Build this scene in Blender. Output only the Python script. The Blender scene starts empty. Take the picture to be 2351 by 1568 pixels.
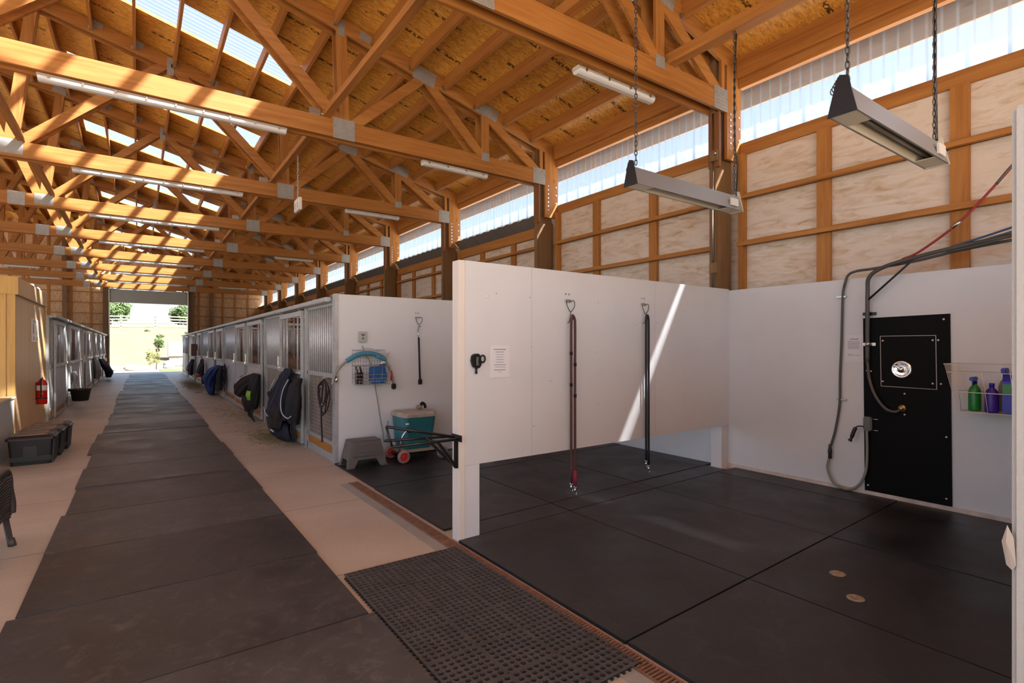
import bpy, bmesh, math, random
from mathutils import Vector, Matrix
random.seed(7)
S = bpy.context.scene
COL = S.collection
# ------------------------------------------------------------------ camera, sky, sun, exposure
H = 1.5
YAW = math.radians(35.3)
FPX = 1211.4
cd = bpy.data.cameras.new('camera')
cam = bpy.data.objects.new('camera', cd); COL.objects.link(cam)
cam.location = (0, 0, H)
cam.rotation_euler = (math.pi/2, 0, -YAW)
cd.sensor_width = 36.0
cd.lens = 36.0*FPX/2351.0
cd.shift_y = (796.1-784.0)/2351.0
cd.clip_start = 0.02; cd.clip_end = 600
S.camera = cam
SUN_DIR = Vector((-.92, 1.2, -1.47)).normalized()     # the way the light travels
W = bpy.data.worlds.new('world'); S.world = W; W.use_nodes = True
wn = W.node_tree; wn.nodes.clear()
sky = wn.nodes.new('ShaderNodeTexSky'); sky.sky_type = 'NISHITA'
sky.sun_disc = False; sky.sun_elevation = math.radians(42); sky.sun_rotation = math.radians(141)
sky.air_density = 1.0; sky.dust_density = 3.5; sky.ozone_density = 1.0
bg = wn.nodes.new('ShaderNodeBackground'); bg.inputs['Strength'].default_value = 0.125
wo = wn.nodes.new('ShaderNodeOutputWorld')
wn.links.new(sky.outputs[0], bg.inputs[0]); wn.links.new(bg.outputs[0], wo.inputs[0])
sl = bpy.data.lights.new('sun', 'SUN'); sl.energy = 9.0; sl.angle = math.radians(1.7); sl.color = (1.0, 0.95, 0.87)
so = bpy.data.objects.new('sun', sl); COL.objects.link(so)
so.rotation_euler = SUN_DIR.to_track_quat('-Z', 'Y').to_euler(); so.location = (10, -10, 14)
def portal(loc, rot, sx, sy):
    l = bpy.data.lights.new('sky_portal', 'AREA'); l.shape = 'RECTANGLE'; l.size = sx; l.size_y = sy
    l.cycles.is_portal = True
    o = bpy.data.objects.new('sky_portal', l); COL.objects.link(o); o.location = loc; o.rotation_euler = rot
PI = math.pi
portal((6.35, 15, 4.4), (0, PI/2, 0), 0.9, 42)          # right clerestory, faces -x
portal((0.5, 35.9, 2.0), (-PI/2, 0, 0), 3.6, 4.0)      # far overhead door, faces -y
portal((-1.5, -6.4, 3.4), (PI/2, 0, 0), 15, 7.0)        # near end, left open to add daylight, faces +y
portal((-9.9, 14, 3.6), (0, -PI/2, 0), 7.2, 42)         # unseen left side, left open to add daylight, faces +x
portal((-7.5, 14, 7.85), (0, 0, 0), 5.0, 42)            # sheets added in the left slope for daylight, faces down
vs = S.view_settings
vs.view_transform = 'Standard'; vs.look = 'None'; vs.gamma = 1.0; vs.use_curve_mapping = False
vs.exposure = 2.12
S.cycles.use_denoising = True
S.cycles.max_bounces = 8; S.cycles.diffuse_bounces = 5; S.cycles.glossy_bounces = 3
S.cycles.transmission_bounces = 4; S.cycles.transparent_max_bounces = 12
S.cycles.sample_clamp_indirect = 6.0
S.cycles.caustics_reflective = False; S.cycles.caustics_refractive = False

# ------------------------------------------------------------------ mesh helpers
def V(*a): return Vector(a)
class MB:
    """collects shapes in world coordinates and links them as one mesh"""
    def __init__(s): s.v = []; s.f = []; s.sm = []
    def add(s, vs_, fs, smooth=False):
        b = len(s.v); s.v += [tuple(p) for p in vs_]
        s.f += [tuple(b+i for i in q) for q in fs]; s.sm += [smooth]*len(fs)
        return s
    def bx(s, x0, x1, y0, y1, z0, z1):
        if x0 > x1: x0, x1 = x1, x0
        if y0 > y1: y0, y1 = y1, y0
        if z0 > z1: z0, z1 = z1, z0
        v = [(x, y, z) for x in (x0, x1) for y in (y0, y1) for z in (z0, z1)]
        return s.add(v, [(0,1,3,2),(4,6,7,5),(0,4,5,1),(2,3,7,6),(0,2,6,4),(1,5,7,3)])
    def ob(s, c, ax, ay, az):
        """oriented box: centre and three half axes"""
        c = Vector(c); ax, ay, az = Vector(ax), Vector(ay), Vector(az)
        v = [c+i*ax+j*ay+k*az for i in (-1,1) for j in (-1,1) for k in (-1,1)]
        f = [(0,1,3,2),(4,6,7,5),(0,4,5,1),(2,3,7,6),(0,2,6,4),(1,5,7,3)]
        if ax.cross(ay).dot(az) < 0: f = [q[::-1] for q in f]
        return s.add(v, f)
    def beam(s, p, q, w, h, up=(0,0,1)):
        """bar p->q, w across, h along up"""
        p, q = Vector(p), Vector(q); d = (q-p); u = Vector(up); d_ = d.normalized()
        u = (u - d_*u.dot(d_)).normalized(); r = d_.cross(u)
        return s.ob((p+q)/2, d/2, r*(w/2), u*(h/2))
    def tube(s, pts, r, n=8, closed=False, cap=True, smooth=True):
        pts = [Vector(p) for p in pts]; m = len(pts)
        rs = r if isinstance(r, (list, tuple)) else [r]*m
        b = len(s.v); prev = None
        for i, p in enumerate(pts):
            if closed: t = pts[(i+1) % m]-pts[i-1]
            else: t = pts[min(i+1, m-1)]-pts[max(i-1, 0)]
            if t.length < 1e-9: t = Vector((0,0,1))
            t.normalize()
            if prev is None:
                a = Vector((0,0,1)) if abs(t.z) < .9 else Vector((1,0,0))
                nrm = t.cross(a).normalized()
            else:
                nrm = prev - t*prev.dot(t)
                nrm = nrm.normalized() if nrm.length > 1e-6 else t.orthogonal().normalized()
            prev = nrm; bi = t.cross(nrm)
            for k in range(n):
                a = 2*PI*k/n
                s.v.append(tuple(p+(nrm*math.cos(a)+bi*math.sin(a))*rs[i]))
        segs = m if closed else m-1
        for i in range(segs):
            j = (i+1) % m
            for k in range(n):
                k2 = (k+1) % n
                s.f.append((b+i*n+k, b+i*n+k2, b+j*n+k2, b+j*n+k)); s.sm.append(smooth)
        if cap and not closed:
            s.f.append(tuple(b+k for k in range(n))[::-1]); s.sm.append(False)
            s.f.append(tuple(b+(m-1)*n+k for k in range(n))); s.sm.append(False)
        return s
    def cyl(s, p, q, r, n=16, r2=None):
        p, q = Vector(p), Vector(q)
        return s.tube([p, q], [r, r if r2 is None else r2], n)
    def lathe(s, prof, o, axis='z', n=20, smooth=True, caps=True):
        """prof: (radius, height) list turned about an axis through o"""
        o = Vector(o); b = len(s.v)
        for r, h in prof:
            for k in range(n):
                a = 2*PI*k/n; c, d = r*math.cos(a), r*math.sin(a)
                p = {'z': (c, d, h), 'x': (h, c, d), 'y': (d, h, c)}[axis]
                s.v.append(tuple(o+Vector(p)))
        for i in range(len(prof)-1):
            for k in range(n):
                k2 = (k+1) % n
                s.f.append((b+i*n+k, b+i*n+k2, b+(i+1)*n+k2, b+(i+1)*n+k)); s.sm.append(smooth)
        if caps and prof[0][0] > 1e-4: s.f.append(tuple(b+k for k in range(n))[::-1]); s.sm.append(False)
        if caps and prof[-1][0] > 1e-4: s.f.append(tuple(b+(len(prof)-1)*n+k for k in range(n))); s.sm.append(False)
        return s
    def prism(s, poly, axis, a, b_):
        """poly in the plane across axis; 'y': (x,z), 'x': (y,z), 'z': (x,y)"""
        def P(p, t): return {'y': (p[0], t, p[1]), 'x': (t, p[0], p[1]), 'z': (p[0], p[1], t)}[axis]
        n = len(poly)
        v = [P(p, a) for p in poly]+[P(p, b_) for p in poly]
        f = [tuple(range(n))[::-1], tuple(range(n, 2*n))]
        f += [(i, (i+1) % n, n+(i+1) % n, n+i) for i in range(n)]
        return s.add(v, f)
    def ball(s, c, r, n=10, sc=(1,1,1)):
        prof = [(max(1e-5, math.sin(PI*i/n))*r, -math.cos(PI*i/n)*r) for i in range(n+1)]
        b = len(s.v); s.lathe(prof, (0,0,0), 'z', n+4)
        for i in range(b, len(s.v)):
            x, y, z = s.v[i]; s.v[i] = (c[0]+x*sc[0], c[1]+y*sc[1], c[2]+z*sc[2])
        return s
    def build(s, name, mat, parent=None, bev=0.0, base=None, sub=0):
        off = Vector((0,0,0))
        if parent is not None:
            o = parent
            while o is not None: off += o.location; o = o.parent
        if base is not None: off = off + (Vector(base)-off if parent is None else Vector((0,0,0)))
        me = bpy.data.meshes.new(name)
        me.from_pydata([tuple(Vector(p)-off) for p in s.v], [], s.f)
        me.polygons.foreach_set('use_smooth', s.sm)
        bm = bmesh.new(); bm.from_mesh(me)
        if bev > 0:
            bmesh.ops.remove_doubles(bm, verts=bm.verts, dist=1e-6)
            ed = [e for e in bm.edges if len(e.link_faces) == 2 and e.calc_face_angle(0) > 0.6]
            bmesh.ops.bevel(bm, geom=ed, offset=bev, segments=2, affect='EDGES', clamp_overlap=True)
        bmesh.ops.recalc_face_normals(bm, faces=bm.faces)
        bm.to_mesh(me); bm.free()
        if mat is not None: me.materials.append(mat)
        o = bpy.data.objects.new(name, me); COL.objects.link(o)
        if parent is not None: o.parent = parent
        elif base is not None: o.location = base
        if sub:
            m = o.modifiers.new('smooth', 'SUBSURF'); m.levels = sub; m.render_levels = sub
        return o
def tag(o, label, cat, group=None, kind=None):
    o['label'] = label; o['category'] = cat
    if group: o['group'] = group
    if kind: o['kind'] = kind
    return o
def thing(name, label, cat, loc=(0,0,0), group=None):
    o = bpy.data.objects.new(name, None); COL.objects.link(o); o.location = loc
    o.empty_display_size = .1
    return tag(o, label, cat, group)
_LAB = []
def one(mb, name, mat, label, cat, group=None, base=None, bev=0.0, kind=None):
    return tag(mb.build(name, mat, None, bev, base), label, cat, group, kind)
def struct(mb, name, mat, label=None):
    o = mb.build(name, mat); o['kind'] = 'structure'
    if label: o['label'] = label
    return o
def kids(o, tab={}):
    return list(o.children)
def copy_tree(o, parent=None):
    c = o.copy(); COL.objects.link(c); c.parent = parent
    for ch in o.children: copy_tree(ch, c)
    return c
def dup(root, loc, label=None, rotz=None, group=None, scale=None):
    c = copy_tree(root); c.location = loc
    if rotz is not None: c.rotation_euler = (0, 0, rotz)
    if label: c['label'] = label
    if group: c['group'] = group
    if scale: c.scale = scale
    return c
ORD = ['zeroth','first','second','third','fourth','fifth','sixth','seventh','eighth','ninth','tenth','eleventh','twelfth','thirteenth','fourteenth','fifteenth','sixteenth','seventeenth','eighteenth','nineteenth','twentieth','twenty first','twenty second','twenty third','twenty fourth','twenty fifth','twenty sixth','twenty seventh','twenty eighth','twenty ninth','thirtieth','thirty first','thirty second','thirty third','thirty fourth','thirty fifth','thirty sixth']
def bez(pts, n=10):
    """Catmull-Rom through the points"""
    P = [Vector(p) for p in pts]; P = [2*P[0]-P[1]]+P+[2*P[-1]-P[-2]]; out = []
    for i in range(1, len(P)-2):
        for k in range(n):
            t = k/n; a, b, c, d = P[i-1], P[i], P[i+1], P[i+2]
            out.append(.5*((2*b)+(c-a)*t+(2*a-5*b+4*c-d)*t*t+(3*b-a-3*c+d)*t**3))
    out.append(P[-2]); return out
def chain(p, q, link=.045, r=.0035, w=.014):
    """a row of interlocked oval links p->q"""
    p, q = Vector(p), Vector(q); L = (q-p).length; n = max(2, int(L/(link*.78))); d = (q-p).normalized()
    a = d.orthogonal().normalized(); b = d.cross(a); m = MB()
    for i in range(n):
        c = p+(q-p)*((i+.5)/n); s_ = a if i % 2 else b
        ring = [c+d*(link/2*math.cos(t))+s_*(w/2*math.sin(t)) for t in [2*PI*k/8 for k in range(8)]]
        m.tube(ring, r, 4, closed=True)
    return m

# ------------------------------------------------------------------ materials
MATS = {}
def newmat(name):
    m = bpy.data.materials.new(name); m.use_nodes = True; nt = m.node_tree
    b = nt.nodes.get('Principled BSDF'); MATS[name] = m
    return m, nt, b
def _coord(nt, scale, rot=(0,0,0), kind='Object'):
    tc = nt.nodes.new('ShaderNodeTexCoord'); mp = nt.nodes.new('ShaderNodeMapping')
    mp.inputs['Scale'].default_value = scale; mp.inputs['Rotation'].default_value = rot
    nt.links.new(tc.outputs[kind], mp.inputs[0]); return mp
def _noise(nt, mp, sc, det=4, rough=.6, dist=0):
    n = nt.nodes.new('ShaderNodeTexNoise'); n.inputs['Scale'].default_value = sc
    n.inputs['Detail'].default_value = det; n.inputs['Roughness'].default_value = rough
    n.inputs['Distortion'].default_value = dist
    nt.links.new(mp.outputs[0], n.inputs['Vector']); return n
def _ramp(nt, src, stops):
    r = nt.nodes.new('ShaderNodeValToRGB'); e = r.color_ramp.elements
    while len(e) < len(stops): e.new(.5)
    for i, (p, c) in enumerate(stops): e[i].position = p; e[i].color = (*c, 1)
    nt.links.new(src, r.inputs[0]); return r
def _mix(nt, fac, a, b, mode='MIX'):
    m = nt.nodes.new('ShaderNodeMix'); m.data_type = 'RGBA'; m.blend_type = mode
    for sock, val in ((m.inputs[0], fac), (m.inputs[6], a), (m.inputs[7], b)):
        if hasattr(val, 'is_linked') or hasattr(val, 'links'): nt.links.new(val, sock)
        elif isinstance(val, (int, float)): sock.default_value = val
        else: sock.default_value = (*val, 1)
    return m.outputs[2]
def _math(nt, op, a, b=None, clamp=False):
    m = nt.nodes.new('ShaderNodeMath'); m.operation = op; m.use_clamp = clamp
    for i, val in enumerate((a, b)):
        if val is None: continue
        if isinstance(val, (int, float)): m.inputs[i].default_value = val
        else: nt.links.new(val, m.inputs[i])
    return m.outputs[0]
def _bump(nt, b, h, st, dist=.01):
    n = nt.nodes.new('ShaderNodeBump'); n.inputs['Strength'].default_value = st; n.inputs['Distance'].default_value = dist
    nt.links.new(h, n.inputs['Height']); nt.links.new(n.outputs[0], b.inputs['Normal'])
def plain(name, col, rough=.6, metal=0.0, spec=.5, var=.0, vs_=8):
    m, nt, b = newmat(name)
    b.inputs['Base Color'].default_value = (*col, 1); b.inputs['Roughness'].default_value = rough
    b.inputs['Metallic'].default_value = metal; b.inputs['Specular IOR Level'].default_value = spec
    if var > 0:
        n = _noise(nt, _coord(nt, (1,1,1)), vs_, 5)
        r = _ramp(nt, n.outputs[0], [(.3, tuple(c*(1-var) for c in col)), (.7, tuple(min(1, c*(1+var)) for c in col))])
        nt.links.new(r.outputs[0], b.inputs['Base Color'])
    return m
def wood(name, axis, dark, mid, light, rough=.55):
    """planed fir: grain along the axis, with knots"""
    m, nt, b = newmat(name)
    sc = {'x': (.35, 6, 6), 'y': (6, .35, 6), 'z': (6, 6, .35)}[axis]
    mp = _coord(nt, sc); n = _noise(nt, mp, 3.2, 6, .62, .6)
    big = _noise(nt, _coord(nt, tuple(.25*q for q in sc)), 1.4, 2, .5)
    r = _ramp(nt, n.outputs[0], [(.28, dark), (.48, mid), (.72, light)])
    vo = nt.nodes.new('ShaderNodeTexVoronoi'); vo.inputs['Scale'].default_value = 2.2
    mk = _coord(nt, {'x': (.6, 1.6, 1.6), 'y': (1.6, .6, 1.6), 'z': (1.6, 1.6, .6)}[axis])
    nt.links.new(mk.outputs[0], vo.inputs['Vector'])
    kn = _ramp(nt, vo.outputs['Distance'], [(.045, (0,0,0)), (.085, (1,1,1))])
    c = _mix(nt, kn.outputs[0], tuple(q*.35 for q in dark), r.outputs[0])
    c2 = _mix(nt, .35, c, _ramp(nt, big.outputs[0], [(.35, tuple(q*.75 for q in mid)), (.65, light)]).outputs[0])
    nt.links.new(c2, b.inputs['Base Color']); b.inputs['Roughness'].default_value = rough
    b.inputs['Specular IOR Level'].default_value = .3
    _bump(nt, b, n.outputs[0], .12, .004)
    return m
FIR = ((.25,.080,.016), (.40,.155,.034), (.52,.24,.062))
WX = wood('fir_wood_along_x', 'x', *FIR); WY = wood('fir_wood_along_y', 'y', *FIR); WZ = wood('fir_wood_along_z', 'z', *FIR)
DK = ((.13,.05,.018), (.22,.09,.032), (.3,.13,.05))
WZD = wood('brown_post_wood', 'z', *DK)
BROWN = ((.13,.07,.03), (.21,.115,.05), (.29,.165,.075))
WZB = wood('stained_post_wood', 'z', *BROWN)
PLY = wood('kiosk_plywood', 'z', (.70,.44,.20), (.80,.53,.27), (.88,.62,.34), .45)
PLYX = wood('kiosk_pine', 'z', (.46,.24,.06), (.62,.36,.1), (.7,.44,.15), .5)
def osb(name, along, cols, marks=True):
    """oriented strand board with stamped ink rows"""
    m, nt, b = newmat(name)
    tc = nt.nodes.new('ShaderNodeTexCoord')
    def mp(sc, rot=(0,0,0)):
        q = nt.nodes.new('ShaderNodeMapping'); q.inputs['Scale'].default_value = sc; q.inputs['Rotation'].default_value = rot
        nt.links.new(tc.outputs['Object'], q.inputs[0]); return q
    lo, hi = 5, 26
    s1 = {'x': (lo, hi, hi), 'y': (hi, lo, hi), 'z': (hi, hi, lo)}[along]
    n1 = _noise(nt, mp(s1, (0,0,.35)), 1.0, 3, .55, 1.2); n2 = _noise(nt, mp(s1, (0,0,-.4)), 1.3, 3, .55, 1.0)
    mx = _mix(nt, .5, n1.outputs[0], n2.outputs[0])
    r = _ramp(nt, mx, [(.34, cols[0]), (.47, cols[1]), (.6, cols[2])])
    col = r.outputs[0]
    n3 = _noise(nt, mp(tuple(q*1.8 for q in s1)), 1.0, 2, .5)
    fl = _ramp(nt, n3.outputs[0], [(.27, (1,1,1)), (.33, (0,0,0))])
    col = _mix(nt, fl.outputs[0], col, tuple(q*.4 for q in cols[0]))
    if marks:
        sp = nt.nodes.new('ShaderNodeSeparateXYZ'); nt.links.new(tc.outputs['Object'], sp.inputs[0])
        fy = _math(nt, 'FRACT', _math(nt, 'MULTIPLY', sp.outputs[1], 1/.59))
        band = _math(nt, 'MULTIPLY', _math(nt, 'GREATER_THAN', fy, .46), _math(nt, 'LESS_THAN', fy, .56))
        seg = _noise(nt, mp((1.1, .0, .0)), 1.0, 1, .5); row = _math(nt, 'FLOOR', _math(nt, 'MULTIPLY', sp.outputs[1], 1/.59))
        cmb = nt.nodes.new('ShaderNodeCombineXYZ')
        nt.links.new(_math(nt, 'MULTIPLY', sp.outputs[0], 1.15), cmb.inputs[0]); nt.links.new(_math(nt, 'MULTIPLY', row, 3.7), cmb.inputs[1])
        ns = nt.nodes.new('ShaderNodeTexNoise'); ns.inputs['Scale'].default_value = 1.6; ns.inputs['Detail'].default_value = 0
        nt.links.new(cmb.outputs[0], ns.inputs['Vector'])
        on = _math(nt, 'GREATER_THAN', ns.outputs[0], .46)
        lt = nt.nodes.new('ShaderNodeTexNoise'); lt.inputs['Scale'].default_value = 26; lt.inputs['Detail'].default_value = 1
        nt.links.new(tc.outputs['Object'], lt.inputs['Vector'])
        gl = _math(nt, 'GREATER_THAN', lt.outputs[0], .47)
        mk = _math(nt, 'MULTIPLY', _math(nt, 'MULTIPLY', band, on), _math(nt, 'MULTIPLY', gl, .85))
        col = _mix(nt, mk, col, (.035, .02, .012))
    nt.links.new(col, b.inputs['Base Color']); b.inputs['Roughness'].default_value = .5
    b.inputs['Specular IOR Level'].default_value = .35
    _bump(nt, b, mx, .25, .004)
    return m
OSB = osb('roof_strand_board', 'x', ((.50,.205,.028), (.70,.335,.055), (.87,.50,.115)))
OSBW = osb('wall_strand_board', 'z', ((.34,.19,.09), (.55,.33,.17), (.68,.45,.26)), False)
def wrap(name):
    """white insulation facing with blotchy wrinkle stains"""
    m, nt, b = newmat(name)
    mp = _coord(nt, (1, 1.5, 6.5), (0.42, 0, 0)); n = _noise(nt, mp, 2.0, 6, .62, .9)
    big = _noise(nt, _coord(nt, (1, .5, .5)), 1.6, 2, .5)
    amt = _math(nt, 'ADD', n.outputs[0], _math(nt, 'MULTIPLY', _math(nt, 'SUBTRACT', big.outputs[0], .5), .35))
    r = _ramp(nt, amt, [(.46, (.70,.60,.51)), (.60, (.62,.48,.36)), (.72, (.46,.31,.18))])
    nt.links.new(r.outputs[0], b.inputs['Base Color']); b.inputs['Roughness'].default_value = .45
    _bump(nt, b, n.outputs[0], .35, .02)
    return m
WRAP = wrap('house_wrap')
def rubber(name, c0, c1, speck, rg=.42):
    m, nt, b = newmat(name)
    n = _noise(nt, _coord(nt, (1,1,1), kind='Object'), 1.7, 4, .6, .3)
    f = _noise(nt, _coord(nt, (1,1,1)), 160, 2, .7)
    r = _ramp(nt, n.outputs[0], [(.32, c0), (.68, c1)])
    g = _ramp(nt, f.outputs[0], [(.70, (0,0,0)), (.76, (1,1,1))])
    d = _noise(nt, _coord(nt, (1,1,1)), 9, 6, .75, 1.0)
    dr = _ramp(nt, d.outputs[0], [(.52, (0,0,0)), (.72, (1,1,1))])
    c = _mix(nt, _math(nt, 'MULTIPLY', dr.outputs[0], .42), r.outputs[0], speck)
    c = _mix(nt, _math(nt, 'MULTIPLY', g.outputs[0], .5), c, speck)
    oi = nt.nodes.new('ShaderNodeObjectInfo')
    k = _math(nt, 'ADD', _math(nt, 'MULTIPLY', oi.outputs['Random'], .55), .72)
    vm = nt.nodes.new('ShaderNodeVectorMath'); vm.operation = 'SCALE'; nt.links.new(c, vm.inputs[0]); nt.links.new(k, vm.inputs['Scale'])
    nt.links.new(vm.outputs[0], b.inputs['Base Color'])
    rr = _ramp(nt, n.outputs[0], [(.3, (rg,)*3), (.7, (rg+.2,)*3)]); nt.links.new(rr.outputs[0], b.inputs['Roughness'])
    b.inputs['Specular IOR Level'].default_value = .5
    _bump(nt, b, f.outputs[0], .25, .002)
    return m
RUB = rubber('bay_mat_rubber', (.008,.008,.0095), (.021,.0205,.0225), (.06,.055,.048), .34)
RUBA = rubber('aisle_mat_rubber', (.027,.025,.0245), (.060,.0555,.054), (.17,.15,.125))
RUBP = plain('grid_mat_rubber', (.062,.052,.047), .65, var=.25)
def concrete(name, c0, c1):
    m, nt, b = newmat(name)
    n = _noise(nt, _coord(nt, (1,1,1)), .9, 7, .62, .4); f = _noise(nt, _coord(nt, (1,1,1)), 45, 4, .7)
    r = _ramp(nt, n.outputs[0], [(.3, c0), (.7, c1)])
    c = _mix(nt, .18, r.outputs[0], _ramp(nt, f.outputs[0], [(.35, tuple(q*.55 for q in c0)), (.65, c1)]).outputs[0])
    nt.links.new(c, b.inputs['Base Color']); b.inputs['Roughness'].default_value = .62
    _bump(nt, b, f.outputs[0], .15, .003)
    return m
CONC = concrete('concrete_floor', (.37,.29,.225), (.54,.445,.36))
CONCG = concrete('grey_concrete', (.25,.24,.21), (.36,.34,.30))
def panelwhite(name, col, bump=.1, sc=60):
    m, nt, b = newmat(name)
    f = _noise(nt, _coord(nt, (1,1,1)), sc, 3, .6); g = _noise(nt, _coord(nt, (1,1,1)), 1.3, 4, .6)
    r = _ramp(nt, g.outputs[0], [(.3, tuple(q*.93 for q in col)), (.65, col)])
    nt.links.new(r.outputs[0], b.inputs['Base Color']); b.inputs['Roughness'].default_value = .42
    _bump(nt, b, f.outputs[0], bump, .002); return m
WHITE = panelwhite('white_wall_panel', (.715,.715,.73)); WHITET = panelwhite('textured_white', (.50,.49,.47), .7, 90)
def galv(name, col, rough=.42, metal=.75):
    m, nt, b = newmat(name)
    vo = nt.nodes.new('ShaderNodeTexVoronoi'); vo.inputs['Scale'].default_value = 26
    nt.links.new(_coord(nt, (1,1,1)).outputs[0], vo.inputs['Vector'])
    n = _noise(nt, _coord(nt, (1,1,.4)), 5, 5)
    c = _mix(nt, .4, _ramp(nt, vo.outputs['Color'], [(.2, tuple(q*.82 for q in col)), (.8, col)]).outputs[0],
             _ramp(nt, n.outputs[0], [(.3, tuple(q*.72 for q in col)), (.7, col)]).outputs[0])
    nt.links.new(c, b.inputs['Base Color']); b.inputs['Roughness'].default_value = rough; b.inputs['Metallic'].default_value = metal
    return m
GALV = galv('galvanized_steel', (.52,.52,.515), .5, .5); GALVB = galv('galvanized_bars', (.66,.66,.66), .45, .45)
PLATE = galv('truss_plate_steel', (.40,.385,.355), .5, .35)
STEEL = plain('bare_steel', (.55,.54,.52), .3, 1.0); CHROME = plain('chrome', (.85,.84,.82), .12, 1.0)
BRASS = plain('brass', (.75,.55,.25), .3, .9)
CHAIN = plain('dark_chain_steel', (.12,.115,.11), .45, .8)
BLACKP = plain('black_plastic', (.014,.014,.016), .38); BLACKB = plain('black_board', (.004,.0033,.0035), .6, spec=.12)
BLACKM = plain('black_painted_steel', (.012,.012,.013), .35, .2)
TOTE = plain('black_tote_plastic', (.008,.0085,.012), .33); LID = plain('dusty_tote_lid', (.19,.14,.105), .6, var=.4, vs_=9)
GREY = plain('grey_plastic', (.115,.102,.090), .6, var=.25); GREYL = plain('light_grey_plastic', (.45,.44,.42), .5)
LAMPH = plain('lamp_housing', (.55,.53,.49), .35); DIFF = plain('lamp_diffuser', (.72,.70,.68), .25)
HOOD = plain('heater_hood', (.25,.25,.25), .45, .3); HOODI = plain('heater_inside', (.66,.60,.48), .45, .1)
RED = plain('red_enamel', (.55,.012,.010), .25); TEAL = plain('teal_plastic', (.022,.145,.17), .42, var=.12)
LIDT = plain('dusty_cooler_lid', (.40,.34,.28), .6, var=.2); BLUEP = plain('blue_plastic', (.015,.10,.30), .4)
DBLUE = plain('bright_blue_plastic', (.012,.018,.42), .35); GREEN = plain('green_liquid', (.01,.22,.03), .3); PURP = plain('purple_plastic', (.05,.012,.28), .4)
CYAN = plain('blue_foam_sleeve', (.055,.23,.34), .55); HOSE = plain('grey_hose', (.085,.078,.07), .5); HOSEL = plain('braided_hose', (.27,.25,.215), .5)
HOSER = plain('red_hose', (.30,.02,.03), .5); WIREW = plain('white_wire', (.74,.70,.64), .4); WIREG = plain('grey_wire', (.48,.46,.43), .4, .5)
PAPER = plain('paper', (.76,.75,.78), .6); INK = plain('ink', (.16,.155,.18), .7); WHITEP = plain('white_plastic', (.78,.76,.72), .45)
NAVY = plain('navy_fabric', (.008,.008,.022), .85, var=.3, vs_=12); BLACKF = plain('black_fabric', (.004,.004,.005), .85, var=.3)
BLUEF = plain('royal_blue_fabric', (.005,.03,.17), .7, var=.3, vs_=10); BROWNF = plain('brown_fabric', (.020,.012,.011), .9, var=.3)
DENIM = plain('dark_blue_fabric', (.002,.005,.020), .7, var=.25)
LIME = plain('lime_fabric', (.25,.50,.03), .7); TRIM = plain('pale_piping', (.55,.54,.52), .6); PINKF = plain('salmon_fabric', (.5,.14,.10), .8); TANF = plain('tan_fabric', (.42,.28,.13), .8)
ROPER = plain('red_brown_rope', (.085,.033,.031), .75, var=.5, vs_=120); ROPEK = plain('black_strap', (.010,.010,.011), .6); ROPEP = plain('plum_rope', (.022,.008,.014), .8)
WICK = plain('dark_wicker', (.055,.045,.045), .5, var=.3, vs_=60); WHEELG = plain('dusty_tyre', (.22,.205,.185), .7); RIMR = plain('red_rim', (.60,.03,.03), .35); TYRER = plain('dusty_red_tyre', (.34,.20,.17), .75, var=.3)
RUST = plain('rusty_drain_grate', (.22,.105,.06), .7, var=.3, vs_=20); DISKW = plain('brown_drain_cap', (.36,.26,.17), .6, var=.45, vs_=30)
STONE = plain('pale_rock', (.30,.26,.22), .8, var=.3); HAY = plain('loose_hay', (.22,.18,.07), .9, var=.4, vs_=40)
GRASS = plain('green_grass', (.06,.10,.02), .9, var=.3, vs_=3); DRY = plain('dry_hillside', (.115,.082,.045), .95, var=.22, vs_=.35)
GRAVEL = plain('pale_gravel', (.36,.33,.29), .9, var=.15, vs_=3); FENCEW = plain('pale_fence_wood', (.20,.17,.145), .7)
LEAF = plain('tree_leaves', (.035,.065,.015), .6, var=.5, vs_=2); LEAFY = plain('yellow_green_leaves', (.10,.12,.025), .6, var=.4, vs_=6); BARK = plain('tree_bark', (.12,.085,.06), .9)
MAHOG = plain('red_brown_board', (.13,.035,.02), .4); SLAT = plain('grey_metal_roofing', (.20,.18,.17), .5, .3)
CABW = plain('cabinet_white', (.62,.63,.62), .4); CABT = plain('tan_counter', (.42,.27,.15), .4); SIGN = plain('white_sign', (.80,.77,.70), .35); SIGNR = plain('sign_red', (.55,.10,.04), .4)
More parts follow.
